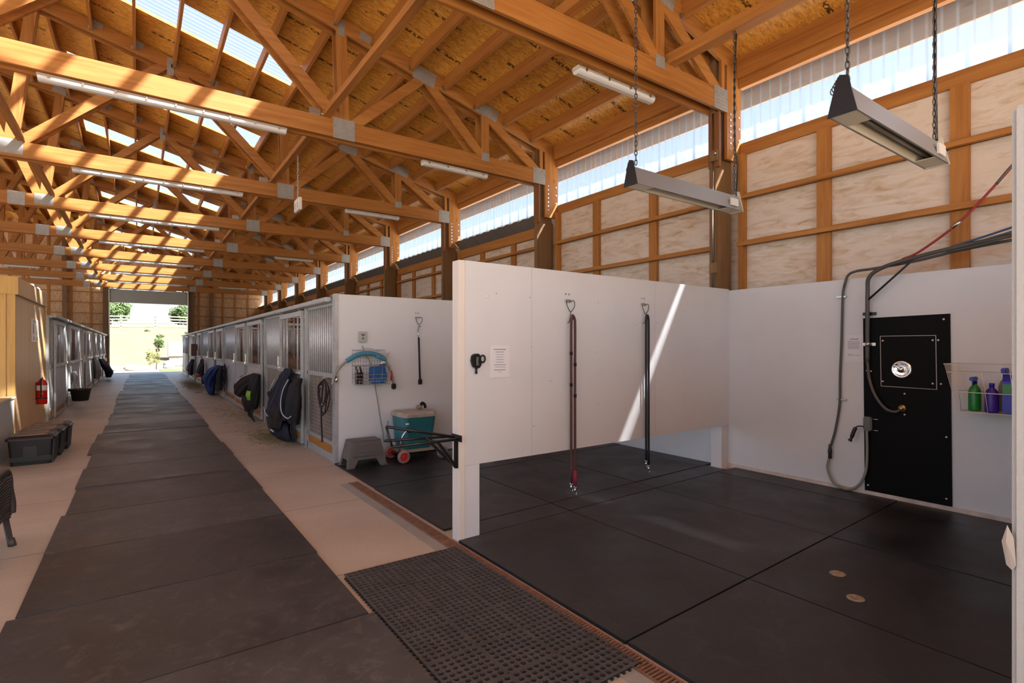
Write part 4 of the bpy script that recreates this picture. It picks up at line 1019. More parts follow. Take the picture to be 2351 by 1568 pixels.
def hook(x, y, z, label):
    t = thing('wall_hook', label, 'hook', (x, y, z), 'wire hooks on the partition')
    for s_ in (-.022, .022): MB().cyl((x+s_, y, z+.07), (x+s_, y-.012, z+.07), .008, 8).build('screw', STEEL, t)
    MB().bx(x-.032, x+.038, y-.018, y, z, z+.022).build('bracket', STEEL, t, bev=.003)
    pts = [(x-.02, y-.02, z), (x-.02, y-.03, z-.04), (x+.02, y-.03, z-.09), (x+.065, y-.03, z-.04), (x+.06, y-.028, z+.01), (x+.02, y-.02, z)]
    MB().tube(bez(pts, 6), .004, 6).build('heart_wire', CHAIN, t)
    MB().tube(bez([(x+.02, y-.03, z-.09), (x+.012, y-.032, z-.14), (x+.004, y-.032, z-.175), (x+.002, y-.01, z-.19)], 5), .004, 6).tube([(x+.012, y-.032, z-.13), (x+.05, y-.03, z-.11)], .004, 6).build('hanger_wire', CHAIN, t)
hook(3.160, 3.605, 1.905, 'wire hook holding the red brown rope'); hook(4.262, 3.685, 1.93, 'wire hook holding the black strap loop')
hook(3.18, 6.795, 1.90, 'wire hook on the far white wall holding the short black strap')
st = thing('tie_strap', 'short black rubber tie strap hanging on the far white wall', 'strap', (3.2, 6.74, 1.7))
MB().cyl((3.185, 6.745, 1.63), (3.20, 6.74, 1.04), .013, 10).build('strap', ROPEK, st)
MB().bx(3.178, 3.23, 6.72, 6.76, .975, 1.05).build('buckle', BLACKP, st, bev=.008)
MB().cyl((3.18, 6.745, 1.63), (3.18, 6.75, 1.72), .006, 6).tube([Vector((3.18, 6.75, 1.735))+Vector((.016*math.cos(a), 0, .02*math.sin(a))) for a in [2*PI*i/10 for i in range(10)]], .004, 5, closed=True).build('snap', CHROME, st)
# cross tie bracket on the partition edge
gd = thing('wall_latch', 'black cast bracket with a ring on the partition beside the notice', 'bracket', (2.155, 3.53, 1.37))
MB().prism([(2.105,1.43),(2.125,1.445),(2.165,1.447),(2.185,1.425),(2.190,1.36),(2.175,1.335),(2.145,1.33),(2.115,1.345),(2.10,1.39)], 'y', 3.50, 3.53).build('plate', BLACKM, gd, bev=.004)
MB().bx(2.130, 2.162, 3.494, 3.50, 1.352, 1.425).build('face_plate', CHROME, gd, bev=.003)
MB().bx(2.150, 2.158, 3.490, 3.495, 1.37, 1.405).build('slot', BLACKM, gd)
MB().tube([Vector((2.205, 3.512, 1.405))+Vector((.022*math.cos(a), 0, .028*math.sin(a))) for a in [2*PI*i/14 for i in range(14)]], .007, 6, closed=True).build('ring', BLACKM, gd)
MB().cyl((2.146, 3.512, 1.335), (2.146, 3.512, 1.29), .009, 10).build('pin', BLACKM, gd)
def notice(O, dx, w, h, rows, label, name='notice'):
    """O lower left corner, dx unit vector along the wall, facing the viewer"""
    O = Vector(O); dx = Vector(dx).normalized(); up = Vector((0,0,1)); n = dx.cross(up)
    t = thing(name, label, 'notice', tuple(O))
    MB().ob(O+dx*w/2+up*h/2+n*.002, dx*w/2, n*.0012, up*h/2).build('sheet', PAPER, t)
    m = MB(); rnd = random.Random(4)
    for z, a, b_, th in rows:
        x = a
        while x < b_-.02:
            l = rnd.uniform(.03, .09); l = min(l, b_-x)
            m.ob(O+dx*w*(x+l/2)+up*h*z+n*.0038, dx*w*l/2, n*.0003, up*h*th/2); x += l+.012
    m.build('text_lines', INK, t)
    return t
R1 = [(.88, .20, .80, .024), (.80, .30, .70, .018), (.72, .32, .68, .012), (.64, .32, .68, .012), (.56, .32, .70, .014), (.48, .31, .70, .014), (.40, .22, .80, .016), (.33, .27, .76, .012), (.24, .22, .80, .020), (.17, .44, .58, .012)]
notice((2.285, 3.538, 1.250), (1, .074, 0), .205, .26, R1, 'white paper notice taped to the partition beside the black bracket')
R2 = [(.85, .28, .72, .03)]+[(.77-.035*i, .16, .72+.02*(i % 3), .012) for i in range(9)]+[(.28, .16, .4, .012), (.24, .16, .85, .012)]
notice((5.994, 2.478, 1.345), (0, -1, 0), .185, .275, R2, 'white paper notice taped to the wall beside the black panel')
# black splash panel with mixer plate
BX = 6.0
bp_ = thing('splash_panel', 'tall black board screwed to the white wall behind the hoses', 'panel', (5.99, 1.95, .05))
bd_ = MB().add([(5.999, 2.305, 1.787), (5.999, 1.605, 1.800), (5.999, 1.590, .058), (5.999, 2.289, .055), (5.984, 2.305, 1.787), (5.984, 1.605, 1.800), (5.984, 1.590, .058), (5.984, 2.289, .055)], [(0,1,2,3),(7,6,5,4),(0,4,5,1),(1,5,6,2),(2,6,7,3),(3,7,4,0)])
bd_ = bd_.build('board', BLACKB, bp_)
fr = MB()
for a, b_ in (((2.151, 1.604), (1.707, 1.605)), ((1.707, 1.605), (1.700, 1.105)), ((1.700, 1.108), (2.145, 1.113)), ((2.144, 1.113), (2.151, 1.604))):
    fr.beam((5.982, a[0], a[1]), (5.982, b_[0], b_[1]), .006, .006, (1,0,0))
fr.build('hatch_seam', plain('seam_light', (.42,.40,.38), .5), bp_)
MB().add([(5.983, 2.147, 1.601), (5.983, 1.711, 1.602), (5.983, 1.704, 1.110), (5.983, 2.141, 1.116), (5.979, 2.147, 1.601), (5.979, 1.711, 1.602), (5.979, 1.704, 1.110), (5.979, 2.141, 1.116)], [(0,1,2,3),(7,6,5,4),(0,4,5,1),(1,5,6,2),(2,6,7,3),(3,7,4,0)]).build('hatch', BLACKB, bp_)
for y, z in ((2.27, 1.74), (1.65, 1.75), (2.13, 1.56), (1.73, 1.56), (1.69, 1.56), (2.13, 1.16), (1.73, 1.16), (1.67, 1.16), (2.27, 1.26), (2.235, 1.255), (1.95, 1.05), (1.63, .68), (2.26, .11), (1.63, .12), (1.95, .85)):
    MB().lathe([(.009, 0), (.008, -.003), (.0001, -.005)], (5.984 if not (1.7 < y < 2.15 and 1.1 < z < 1.6) else 5.979, y, z), 'x', 8).build('screw_head', WHITEP, bd_)
mv = thing('mixer_valve', 'round chrome mixer plate on the black splash panel', 'valve', (5.979, 1.972, 1.282))
MB().lathe([(.088, 0), (.088, -.006), (.080, -.014), (.070, -.016), (.062, -.010), (.05, -.008), (.0001, -.008)], (5.979, 1.972, 1.282), 'x', 32).build('escutcheon', CHROME, mv)
MB().lathe([(.034, -.008), (.030, -.03), (.02, -.045), (.0001, -.047)], (5.979, 1.972, 1.282), 'x', 20).build('knob', CHROME, mv)
MB().tube(bez([(5.94, 1.972, 1.285), (5.935, 2.0, 1.31), (5.935, 2.03, 1.325)], 5), [.010]*5+[.010]*6 if False else .009, 8).build('lever', CHROME, mv)
MB().bx(5.970, 5.973, 1.975, 1.995, 1.343, 1.352).build('red_mark', RED, mv)
# the boom pipe and its drop hose
bh = thing('boom_hose', 'thick dark hose on a boom pipe running down to the brass outlet', 'hose', (5.93, 2.25, 1.0))
B1 = [(5.90, 1.10, 2.43), (5.90, 1.50, 2.385), (5.90, 1.875, 2.325), (5.90, 2.10, 2.27), (5.91, 2.22, 2.19), (5.935, 2.245, 2.05), (5.945, 2.25, 1.70), (5.95, 2.252, 1.35)]
MB().tube(bez(B1, 8), .019, 10).build('boom_pipe', HOSE, bh)
MB().tube(bez([(5.95, 2.252, 1.36), (5.95, 2.235, 1.18), (5.94, 2.18, 1.02), (5.93, 2.09, .90), (5.94, 2.01, .875), (5.975, 1.975, .905)], 8), .0145, 10).build('drop_hose', HOSE, bh)
MB().lathe([(.034, 0), (.034, -.008), (.026, -.016), (.014, -.02), (.014, -.04), (.0001, -.04)], (5.984, 1.968, .910), 'x', 18).build('brass_outlet', BRASS, bh)
MB().cyl((5.935, 2.243, 1.965), (5.90, 1.885, 2.285), .010, 8).build('stay_rod', BLACKM, bh)
for z in (1.83, 1.525):
    MB().bx(5.975, 5.995, 2.19, 2.305, z-.015, z+.015).cyl((5.95, 2.25, z-.02), (5.95, 2.25, z+.02), .024, 10).build('clamp', STEEL if z < 1.6 else BLACKM, bh)
MB().tube(bez([(5.93, 1.05, 2.40), (5.93, 1.5, 2.355), (5.93, 1.86, 2.30), (5.95, 2.2, 2.275), (5.97, 2.36, 2.27), (5.975, 2.44, 2.235), (5.975, 2.475, 2.13)], 8), .013, 8).build('feed_hose', HOSE, bh)
for j, (zz, mt_) in enumerate(((.0, HOSE), (-.035, HOSE), (.03, plain('blue_hose', (.04,.08,.18), .5)))):
    MB().tube(bez([(5.86-.02*j, .95, 2.50+zz), (5.88, 1.3, 2.42+zz), (5.9, 1.6, 2.365+zz*.5)], 6), .009, 6).build('bundled_hose', mt_, bh)
rh = thing('red_air_hose', 'red hose looping down across the insulated wall', 'hose', (6.05, 1.6, 2.6))
RP = [(6.03, .95, 3.25), (6.03, 1.17, 3.06), (6.03, 1.30, 2.90), (6.03, 1.55, 2.62), (5.98, 1.82, 2.40), (5.92, 1.95, 2.33)]
MB().tube(bez(RP[1:], 8), .011, 8).build('hose', HOSER, rh)
MB().tube(bez(RP[:3], 8), .013, 8).build('grey_end', HOSE, rh)
MB().cyl((6.028, 1.54, 2.63), (6.027, 1.60, 2.58), .017, 8).build('coupling', STEEL, rh)
wh = thing('wash_hose', 'grey wash hose hanging in a low loop beside the black panel', 'hose', (5.97, 2.5, .1))
MB().tube(bez([(5.975, 2.475, 2.13), (5.975, 2.49, 2.02), (5.975, 2.50, 1.6), (5.975, 2.515, 1.2), (5.975, 2.52, .90), (5.97, 2.56, .62), (5.965, 2.60, .46)], 8), .0125, 8).build('upper_hose', HOSE, wh)
MB().lathe([(.015, -.1), (.019, -.09), (.016, -.05), (.020, -.04), (.020, -.02), (.014, .02), (.013, .05)], (5.96, 2.607, .42), 'z', 12).build('coupling', BLACKP, wh)
MB().tube(bez([(5.96, 2.612, .33), (5.955, 2.63, .22), (5.95, 2.58, .09), (5.94, 2.50, .045), (5.94, 2.42, .04), (5.945, 2.33, .10), (5.95, 2.27, .24), (5.95, 2.255, .42), (5.95, 2.258, .66)], 8), .0135, 8).build('lower_hose', HOSEL, wh)
for z in (2.02, .95): MB().bx(5.97, 5.998, 2.46, 2.55, z-.008, z+.008).build('clip', STEEL, wh)
MB().bx(5.94, 5.983, 2.215, 2.29, .66, .80).build('nozzle_holder', plain('holder_grey', (.14,.14,.14), .5), wh, bev=.01)
for z in (.67, .78): MB().cyl((5.96, 2.16, z), (5.96, 2.22, z), .005, 6).build('prong', STEEL, wh)
MB().tube(bez([(5.93, 2.28, .70), (5.91, 2.325, .70), (5.90, 2.35, .66), (5.895, 2.375, .58), (5.89, 2.39, .545)], 5), [.007]*8+[.018]*7+[.013]*3+[.019]*3, 8).build('spray_nozzle', BLACKP, wh)
# two more thin lines on the wall top
# wire basket with bottles on the back wall
wb = thing('wire_basket', 'white wire basket of bottles on the wall by the black panel', 'basket', (5.85, 1.2, .9))
def rect_ring(x0, x1, y0, y1, z, r, m):
    m.tube([(x0, y0, z), (x0, y1, z), (x1, y1, z), (x1, y0, z)], r, 6, closed=True, smooth=False)
bkm = MB(); xb0, xb1 = 5.60, 5.985
lv = [(1.355, 0.0), (1.285, .012), (1.12, .035), (.955, .06)]
for z, ins in lv: rect_ring(xb0+ins, xb1, .85+ins, 1.545-ins*1.4, z, .0035, bkm)
bkm.build('rims', WIREW, wb)
w2 = MB()
for i in range(15):
    x = xb0+.02+(xb1-xb0-.02)*i/14
    w2.tube([(x, 1.545, 1.355), (min(xb1, x+.02), 1.46, .955), (min(xb1, x+.02), .9, .945)], .0018, 5)
for i in range(4):
    y = .93+.17*i; w2.tube([(xb0, y+.03, 1.355), (xb0+.06, y, .955)], .003, 5)
for i in range(9):
    y = .9+.065*i; w2.tube([(xb0+.06, y, .955), (xb1, y, .95)], .0016, 4)
w2.build('wires', WIREW, wb)
def bottle(x, y, z, r, h, body, capm, label, spray=False, name='bottle'):
    t = thing(name, label, 'bottle', (x, y, z))
    MB().lathe([(.0001, 0), (r*.95, 0), (r, .012), (r, h*.62), (r*.8, h*.74), (r*.36, h*.84), (r*.34, h*.9)], (x, y, z), 'z', 18).build('body', body, t)
    if spray:
        MB().cyl((x, y, z+h*.88), (x, y, z+h*.97), r*.42, 12).build('collar', capm, t)
        MB().bx(x-.09, x+.03, y-.016, y+.016, z+h*.97, z+h*1.1).bx(x-.05, x-.038, y-.008, y+.008, z+h*.82, z+h*.98).build('trigger', capm, t, bev=.006)
    else: MB().cyl((x, y, z+h*.88), (x, y, z+h), r*.4, 12).build('cap', capm, t)
    return t
bottle(5.75, 1.375, .962, .042, .26, GREEN, DBLUE, 'green spray bottle with a blue trigger in the wire basket', True)
bottle(5.70, 1.255, .962, .045, .24, PURP, DBLUE, 'purple bottle with a blue top in the wire basket')
bottle(5.86, 1.20, .962, .05, .33, plain('clear_amber', (.28,.22,.12), .3), DBLUE, 'amber bottle with a blue trigger sprayer in the wire basket', True)
bl_ = thing('detergent_jug', 'deep blue jug with a green label in the wire basket', 'jug', (5.74, 1.13, .962))
MB().prism([(5.68, .962), (5.82, .962), (5.82, 1.22), (5.79, 1.27), (5.70, 1.27), (5.68, 1.22)], 'y', 1.06, 1.19).build('body', DBLUE, bl_, bev=.012)
MB().cyl((5.745, 1.12, 1.265), (5.745, 1.12, 1.30), .02, 12).build('cap', WHITEP, bl_)
MB().bx(5.678, 5.681, 1.12, 1.185, 1.12, 1.20).build('label', GREEN, bl_)
bottle(5.88, 1.41, .962, .036, .25, plain('blue_bottle', (.02,.04,.20), .35), DBLUE, 'slim blue bottle at the back of the wire basket')
# saddle rack on the post
sr = thing('saddle_rack', 'black folding steel saddle rack on the partition post', 'rack', (2.0, 3.57, .8))
rk = MB()
rk.cyl((1.975, 3.56, .81), (1.43, 3.56, .935), .011, 10).cyl((1.975, 3.50, .800), (1.455, 3.515, .795), .011, 10).cyl((1.975, 3.62, .805), (1.45, 3.63, .822), .011, 10)
rk.build('rails', BLACKM, sr)
MB().bx(1.972, 1.999, 3.475, 3.645, .785, .815).build('mounting_bar', BLACKM, sr, bev=.003)
MB().bx(1.972, 1.999, 3.535, 3.56, .57, .80).build('upright', BLACKM, sr, bev=.003)
MB().beam((1.80, 3.50, .80), (1.975, 3.535, .585), .022, .02).beam((1.77, 3.62, .81), (1.975, 3.60, .60), .022, .02).build('braces', BLACKM, sr)
MB().cyl((1.78, 3.50, .80), (1.76, 3.62, .81), .010, 8).cyl((1.43, 3.56, .935), (1.455, 3.515, .80), .009, 8).build('cross_bars', BLACKM, sr)
MB().bx(1.997, 2.0, 3.48, 3.64, .775, .825).build('wall_plate', BLACKM, sr)
# ================================================================== second wash stall
ob_ = thing('outlet_box', 'grey outlet box on the far white wall', 'outlet', (2.39, 6.77, 1.63))
MB().bx(2.345, 2.45, 6.755, 6.799, 1.56, 1.70).build('box', GREYL, ob_, bev=.006)
MB().bx(2.375, 2.42, 6.751, 6.756, 1.645, 1.665).lathe([(.014, 0), (.012, -.004)], (2.397, 6.756, 1.61), 'y', 12).build('socket', GREY, ob_)
cdm = thing('power_cord', 'grey cord from the outlet box down to the cooler', 'cord', (2.5, 6.74, .7))
MB().tube(bez([(2.381,6.735,1.512),(2.404,6.735,1.410),(2.410,6.735,1.393),(2.474,6.735,1.323),(2.516,6.735,1.191),(2.533,6.735,1.104),(2.557,6.735,0.948),(2.587,6.735,0.785),(2.623,6.735,0.551),(2.653,6.735,0.404),(2.678,6.735,0.227)], 6), .008, 8).build('cord', HOSEL, cdm)
ar = thing('hose_hanger', 'curved hose with a light blue foam sleeve arching over the basket', 'hose', (2.4, 6.7, 1.5))
AP = [(1.984,6.700,1.020),(2.006,6.700,1.118),(2.065,6.700,1.226),(2.165,6.700,1.318),(2.288,6.700,1.388),(2.403,6.700,1.413),(2.532,6.700,1.403),(2.658,6.700,1.350),(2.724,6.700,1.233),(2.774,6.700,1.115),(2.795,6.700,0.998)]
MB().tube(bez(AP, 6), .016, 10).build('hose', HOSEL, ar)
MB().tube(bez(AP[3:8], 8), .031, 12).build('foam_sleeve', CYAN, ar)
MB().tube(bez([(2.540,6.660,1.375),(2.612,6.660,1.352),(2.672,6.660,1.333)], 6), .026, 12).build('split_end', CYAN, ar)
MB().bx(2.77, 2.825, 6.67, 6.73, .93, 1.01).build('end_cap', BLACKP, ar, bev=.012)
MB().cyl((2.045, 6.72, 1.13), (2.03, 6.70, 1.05), .02, 10).build('fitting', CHROME, ar)
b2 = thing('wire_basket', 'grey wire basket with a blue tub on the far white wall', 'basket', (2.45, 6.7, 1.05))
m = MB()
for z, ins in ((1.31, 0), (1.20, .01), (1.15, .02), (1.11, .03), (1.07, .04)): rect_ring(2.26+ins, 2.72-ins*.4, 6.60+ins, 6.79, z-.06, .0035, m)
m.build('rims', WIREG, b2)
m = MB()
for i in range(13):
    x = 2.265+.45*i/12; m.tube([(x, 6.79, 1.46), (x, 6.785, 1.01), (x, 6.64, 1.01), (x, 6.60, 1.08 if i % 3 else 1.25)], .0018, 4)
for i in range(8): m.tube([(2.262, 6.79, 1.46-.05*i), (2.715, 6.79, 1.46-.05*i)], .0016, 4)
m.build('wires', WIREG, b2)
MB().tube(bez([(2.27, 6.79, 1.455), (2.38, 6.79, 1.455), (2.44, 6.788, 1.48), (2.52, 6.788, 1.48), (2.58, 6.79, 1.455), (2.70, 6.79, 1.46)], 5), .003, 6).build('hanger_rim', WIREG, b2)
tb = thing('plastic_tub', 'blue plastic tub in the grey wire basket', 'tub', (2.57, 6.7, 1.02))
MB().prism([(2.49, 1.02), (2.66, 1.02), (2.69, 1.13), (2.67, 1.15), (2.655, 1.24), (2.48, 1.24), (2.475, 1.12)], 'y', 6.63, 6.77).build('body', BLUEP, tb, bev=.012)
MB().bx(2.60, 2.68, 6.65, 6.74, 1.235, 1.27).build('lid', plain('dark_blue_lid', (.012,.05,.16), .5), tb, bev=.01)
for j, x in enumerate((2.30, 2.35)):
    t = thing('brush', 'dark brush standing %s in the grey wire basket' % ('at the left edge' if j == 0 else 'next to the left one'), 'brush', (x, 6.7, 1.02))
    MB().bx(x-.02, x+.02, 6.67, 6.71, 1.02, 1.17).build('bristles', BROWNF, t, bev=.006)
    MB().cyl((x, 6.69, 1.17), (x-.02, 6.69, 1.25), .012, 8).build('handle', BLACKP, t)
rt = one(MB().cyl((2.745, 6.66, 1.05), (2.745, 6.66, 1.18), .012, 10), 'red_scraper', RED, 'red handle hooked on the right end of the grey wire basket', 'tool')
sc = thing('sweat_scraper', 'chrome wire tool leaning in the grey wire basket', 'tool', (2.68, 6.7, 1.25))
for q in range(3): MB().cyl((2.60+.022*q, 6.70, 1.24), (2.70+.022*q, 6.72, 1.40+.015*q), .005, 6).build('wire', CHROME, sc)
# step stool
sg = thing('step_stool', 'dusty grey plastic step stool on the black mat', 'stool', (2.33, 6.45, .02))
z0, z1 = .021, .335
A = [(2.055, 6.32), (2.55, 6.32), (2.55, 6.66), (2.055, 6.66)]; B = [(2.125, 6.39), (2.495, 6.39), (2.495, 6.62), (2.125, 6.62)]
def wallq(m, a0, a1, b0, b1, arch, th):
    """tapered side with an arch cut from its foot: a0,a1 bottom, b0,b1 top corners"""
    a0, a1, b0, b1 = [Vector(p) for p in (a0, a1, b0, b1)]
    n = 12; inn = (a1-a0).cross(b0-a0).normalized()*th
    pts_b, pts_t = [], []
    for i in range(n+1):
        t = i/n; lo = a0.lerp(a1, t); hi = b0.lerp(b1, t)
        c = 0
        if .18 < t < .82: c = arch*min(1, 4*(1-abs((t-.5)/.32)**3))
        pts_b.append(lo.lerp(hi, c)); pts_t.append(hi)
    for s_ in (0, 1):
        o_ = inn*s_
        v = [p+o_ for p in pts_b]+[p+o_ for p in pts_t]
        f = [(i, i+1, n+2+i, n+1+i) for i in range(n)]
        m.add(v, f if s_ == 0 else [q[::-1] for q in f])
    v = pts_b+[p+inn for p in pts_b]; m.add(v, [(i, n+1+i, n+2+i, i+1) for i in range(n)])
m = MB()
for i in range(4):
    j = (i+1) % 4
    wallq(m, (*A[i], z0), (*A[j], z0), (*B[i], z1), (*B[j], z1), .30, -.004)
m.build('legs_and_skirt', GREY, sg)
MB().bx(2.118, 2.502, 6.383, 6.627, z1-.012, z1+.006).build('top_step', GREY, sg, bev=.008)
MB().add([(2.175, 6.357, .20), (2.44, 6.357, .20), (2.425, 6.373, .285), (2.19, 6.373, .285), (2.175, 6.352, .20), (2.44, 6.352, .20), (2.425, 6.368, .285), (2.19, 6.368, .285)], [(0,1,2,3),(7,6,5,4),(0,4,5,1),(1,5,6,2),(2,6,7,3),(3,7,4,0)]).build('front_recess', plain('dark_recess_grey', (.11,.10,.095), .7), sg)
MB().beam((2.13, 6.343, .155), (2.47, 6.343, .155), .008, .008).build('front_ridge', GREY, sg)
for c_, (x, y) in enumerate(A):
    sx = 1 if c_ in (0, 3) else -1; sy = 1 if c_ in (0, 1) else -1
    MB().bx(x-.012*sx, x+.07*sx, y-.012*sy, y+.05*sy, .0205, .034).build('foot', GREY, sg, bev=.003)
# cooler on wheels
ck = thing('cooler', 'teal cooler with a dusty beige lid on a wheeled cart', 'cooler', (3.0, 6.5, .02))
def rr(x0, x1, y0, y1, r, n=5):
    o_ = []
    for cx, cy, a0 in ((x1-r, y1-r, 0), (x0+r, y1-r, PI/2), (x0+r, y0+r, PI), (x1-r, y0+r, 1.5*PI)):
        for i in range(n+1): a = a0+PI/2*i/n; o_.append((cx+r*math.cos(a), cy+r*math.sin(a)))
    return o_
def taper(m, secs):
    """stack of rounded rectangles (x0,x1,y0,y1,r,z)"""
    rings = [[(x, y, s_[5]) for x, y in rr(*s_[:5])] for s_ in secs]; n = len(rings[0]); v = [p for r_ in rings for p in r_]
    f = [(i*n+k, i*n+(k+1) % n, (i+1)*n+(k+1) % n, (i+1)*n+k) for i in range(len(rings)-1) for k in range(n)]
    m.add(v, f, False); m.add(rings[0], [tuple(range(n))[::-1]]); m.add(rings[-1], [tuple(range(n))]); return m
taper(MB(), [(2.83, 3.18, 6.36, 6.70, .05, .165), (2.80, 3.20, 6.33, 6.72, .06, .25), (2.775, 3.235, 6.29, 6.745, .06, .585)]).build('body', TEAL, ck)
taper(MB(), [(2.765, 3.245, 6.28, 6.755, .06, .585), (2.765, 3.245, 6.28, 6.755, .06, .625), (2.785, 3.225, 6.30, 6.735, .06, .645)]).build('lid', LIDT, ck)
MB().bx(2.79, 2.83, 6.278, 6.30, .50, .52).build('latch', WHITEP, ck, bev=.003)
MB().bx(2.76, 3.28, 6.34, 6.74, .13, .165).build('cart_base', plain('cart_board', (.35,.26,.18), .7), ck)
def wheel(x, y, z, r, tyre, rim, w=.045):
    t = MB().lathe([(r*.66, -w/2), (r*.9, -w/2), (r, -w/4), (r, w/4), (r*.9, w/2), (r*.66, w/2), (r*.66, -w/2)], (x, y, z), 'y', 24, True, False).build('tyre', tyre, ck)
    m_ = MB().lathe([(.0001, -w/2*.9), (r*.2, -w/2*.9), (r*.28, -w/3), (r*.58, -w/3), (r*.68, -w/2*.95), (r*.68, w/2*.8), (.0001, w/2*.8)], (x, y, z), 'y', 20).build('rim', rim, t)
wheel(2.745, 6.25, .103, .082, TYRER, RIMR); wheel(2.74, 6.66, .103, .082, TYRER, RIMR); wheel(3.30, 6.68, .103, .08, WHEELG, CHROME); wheel(3.30, 6.26, .103, .08, WHEELG, CHROME)
MB().cyl((2.745, 6.27, .103), (2.74, 6.64, .103), .012, 8).cyl((3.30, 6.28, .103), (3.30, 6.66, .103), .012, 8).bx(2.70, 3.32, 6.42, 6.5, .09, .13).build('axles', BLACKM, ck)
MB().tube(bez([(2.70, 6.30, .15), (2.70, 6.25, .25), (2.72, 6.22, .37), (2.76, 6.21, .43), (2.80, 6.21, .44)], 6), .015, 8).build('steering_arm', STEEL, ck)
MB().ball((2.805, 6.21, .425), .02).build('grip', BLACKP, ck)
MB().tube(bez([(2.70, 6.62, .15), (2.715, 6.73, .32), (2.745, 6.77, .50)], 6), .008, 6).build('side_strap', plain('pale_blue_strap', (.15,.3,.42), .6), ck)
pf = thing('dog_toy', 'small lumpy tan and black cloth heap on the cooler lid', 'cloth', (3.18, 6.6, .646))
MB().ball((3.13, 6.62, .675), .045, 8, (1, .8, .75)).build('tan_part', plain('dusty_tan', (.33,.26,.19), .9, var=.4), pf)
MB().tube(bez([(3.15, 6.62, .67), (3.17, 6.62, .725), (3.21, 6.62, .71), (3.225, 6.62, .66)], 6), .02, 8).build('black_part', BLACKF, pf)
tag(pf, 'small lumpy tan and black cloth heap on the cooler lid', 'cloth')
pf.name = 'cloth_heap'
# ================================================================== left side: kiosk, cabinet, totes, chair
kk = thing('kiosk', 'wooden kiosk room with a pine frame on the left of the aisle', 'kiosk', (-2.7, 12, 0))
MB().bx(-4.4, -1.50, 10.72, 13.74, 0, 2.28).build('walls', PLY, kk)
KX, KY = -1.465, 10.68
MB().bx(-4.45, KX, KY, 13.76, 2.28, 2.545).build('fascia', PLY, kk, bev=.004)
MB().bx(-4.45, KX+.004, KY-.012, KY, 2.285, 2.548).build('front_fascia', PLYX, kk)
MB().bx(-1.585, -1.497, KY+.005, KY+.04, 0, 2.28).bx(-2.6, -2.5, KY+.005, KY+.04, 0, 2.28).build('front_stud', PLYX, kk)
MB().bx(-4.4, -1.60, KY+.012, KY+.036, 0, 2.28).build('front_board', PLYX, kk)
MB().bx(-1.50, -1.488, 13.70, 13.75, 0, 2.28).build('corner_trim', PLYX, kk)
dv = thing('roof_bracket', 'small white fitting on top of the wooden kiosk', 'fitting', (-1.6, 12.6, 2.55))
MB().bx(-1.56, -1.48, 12.3, 12.62, 2.545, 2.60).bx(-1.54, -1.48, 12.75, 13.0, 2.545, 2.58).build('body', WHITEP, dv, bev=.006)
lb = thing('long_box_light', 'long pale fixture lying on top of the kiosk', 'fixture', (-1.95, 10.9, 2.56))
MB().bx(-2.9, -1.80, 10.95, 11.10, 2.546, 2.62).build('housing', GREYL, lb, bev=.01)
MB().bx(-2.9, -1.82, 10.945, 10.952, 2.56, 2.585).build('slot', BLACKP, lb)
fe = thing('fire_extinguisher', 'red fire extinguisher on the kiosk wall', 'fire extinguisher', (-1.41, 12.68, .47))
ex, ey = -1.415, 12.62
cyl_ = MB().lathe([(.0001, .47), (.070, .47), (.076, .49), (.076, .83), (.065, .875), (.035, .905), (.025, .92)], (ex, ey, 0), 'z', 24)
cyl_ = cyl_.build('cylinder', RED, fe)
MB().lathe([(.078, .57), (.078, .585)], (ex, ey, 0), 'z', 24, True, False).build('strap', BLACKM, fe)
MB().lathe([(.0772, .72), (.0772, .81)], (ex, ey, 0), 'z', 24, True, False).build('label', SIGN, cyl_)
MB().cyl((ex, ey, .915), (ex, ey, .95), .018, 10).bx(ex-.01, ex+.01, ey-.08, ey+.04, .945, .957).bx(ex-.01, ex+.01, ey-.07, ey+.03, .97, .982).build('valve', STEEL, fe)
MB().tube(bez([(ex, ey-.03, .935), (ex, ey-.10, .93), (ex-.0, ey-.125, .86), (ex, ey-.10, .72), (ex, ey-.095, .60)], 6), .010, 8).build('hose', BLACKP, fe)
MB().lathe([(.0001, -.012), (.016, -.01), (.017, 0)], (ex+.0, ey-.078, .665), 'y', 12).build('tag_dot', SIGN, fe)
MB().bx(-1.50, ex-.07, ey-.02, ey+.02, .55, .86).build('bracket', BLACKM, fe)
sn = thing('wall_sign', 'white sign with red marks on the kiosk wall above the extinguisher', 'sign', (-1.497, 12.5, 1.6))
MB().bx(-1.499, -1.492, 12.17, 12.88, 1.585, 1.985).build('board', SIGN, sn)
for a, e, z0_, z1_ in ((12.28, 12.36, 1.73, 1.90), (12.69, 12.75, 1.71, 1.90)): MB().bx(-1.492, -1.490, a, e, z0_, z1_).build('mark', plain('sign_brown', (.35,.2,.1), .5), sn)
for a, e in ((12.28, 12.45), (12.66, 12.80)):
    for z in (1.615, 1.65): MB().bx(-1.492, -1.490, a, e, z, z+.025).build('mark', SIGNR, sn)
MB().bx(-1.492, -1.490, 12.24, 12.52, 1.945, 1.955).bx(-1.492, -1.490, 12.25, 12.78, 1.925, 1.93).build('text_line', INK, sn)
cb = thing('cabinet', 'white cabinet with a tan top at the left edge', 'cabinet', (-2, 9.6, 0))
MB().bx(-3.0, -1.43, 8.3, 10.13, 0, .775).build('body', CABW, cb, bev=.003)
MB().bx(-3.02, -1.42, 8.27, 10.15, .775, .80).build('worktop', CABT, cb, bev=.003)
MB().bx(-1.42, -1.416, 8.27, 10.15, .777, .798).build('edge_band', CABW, cb)
TL = None
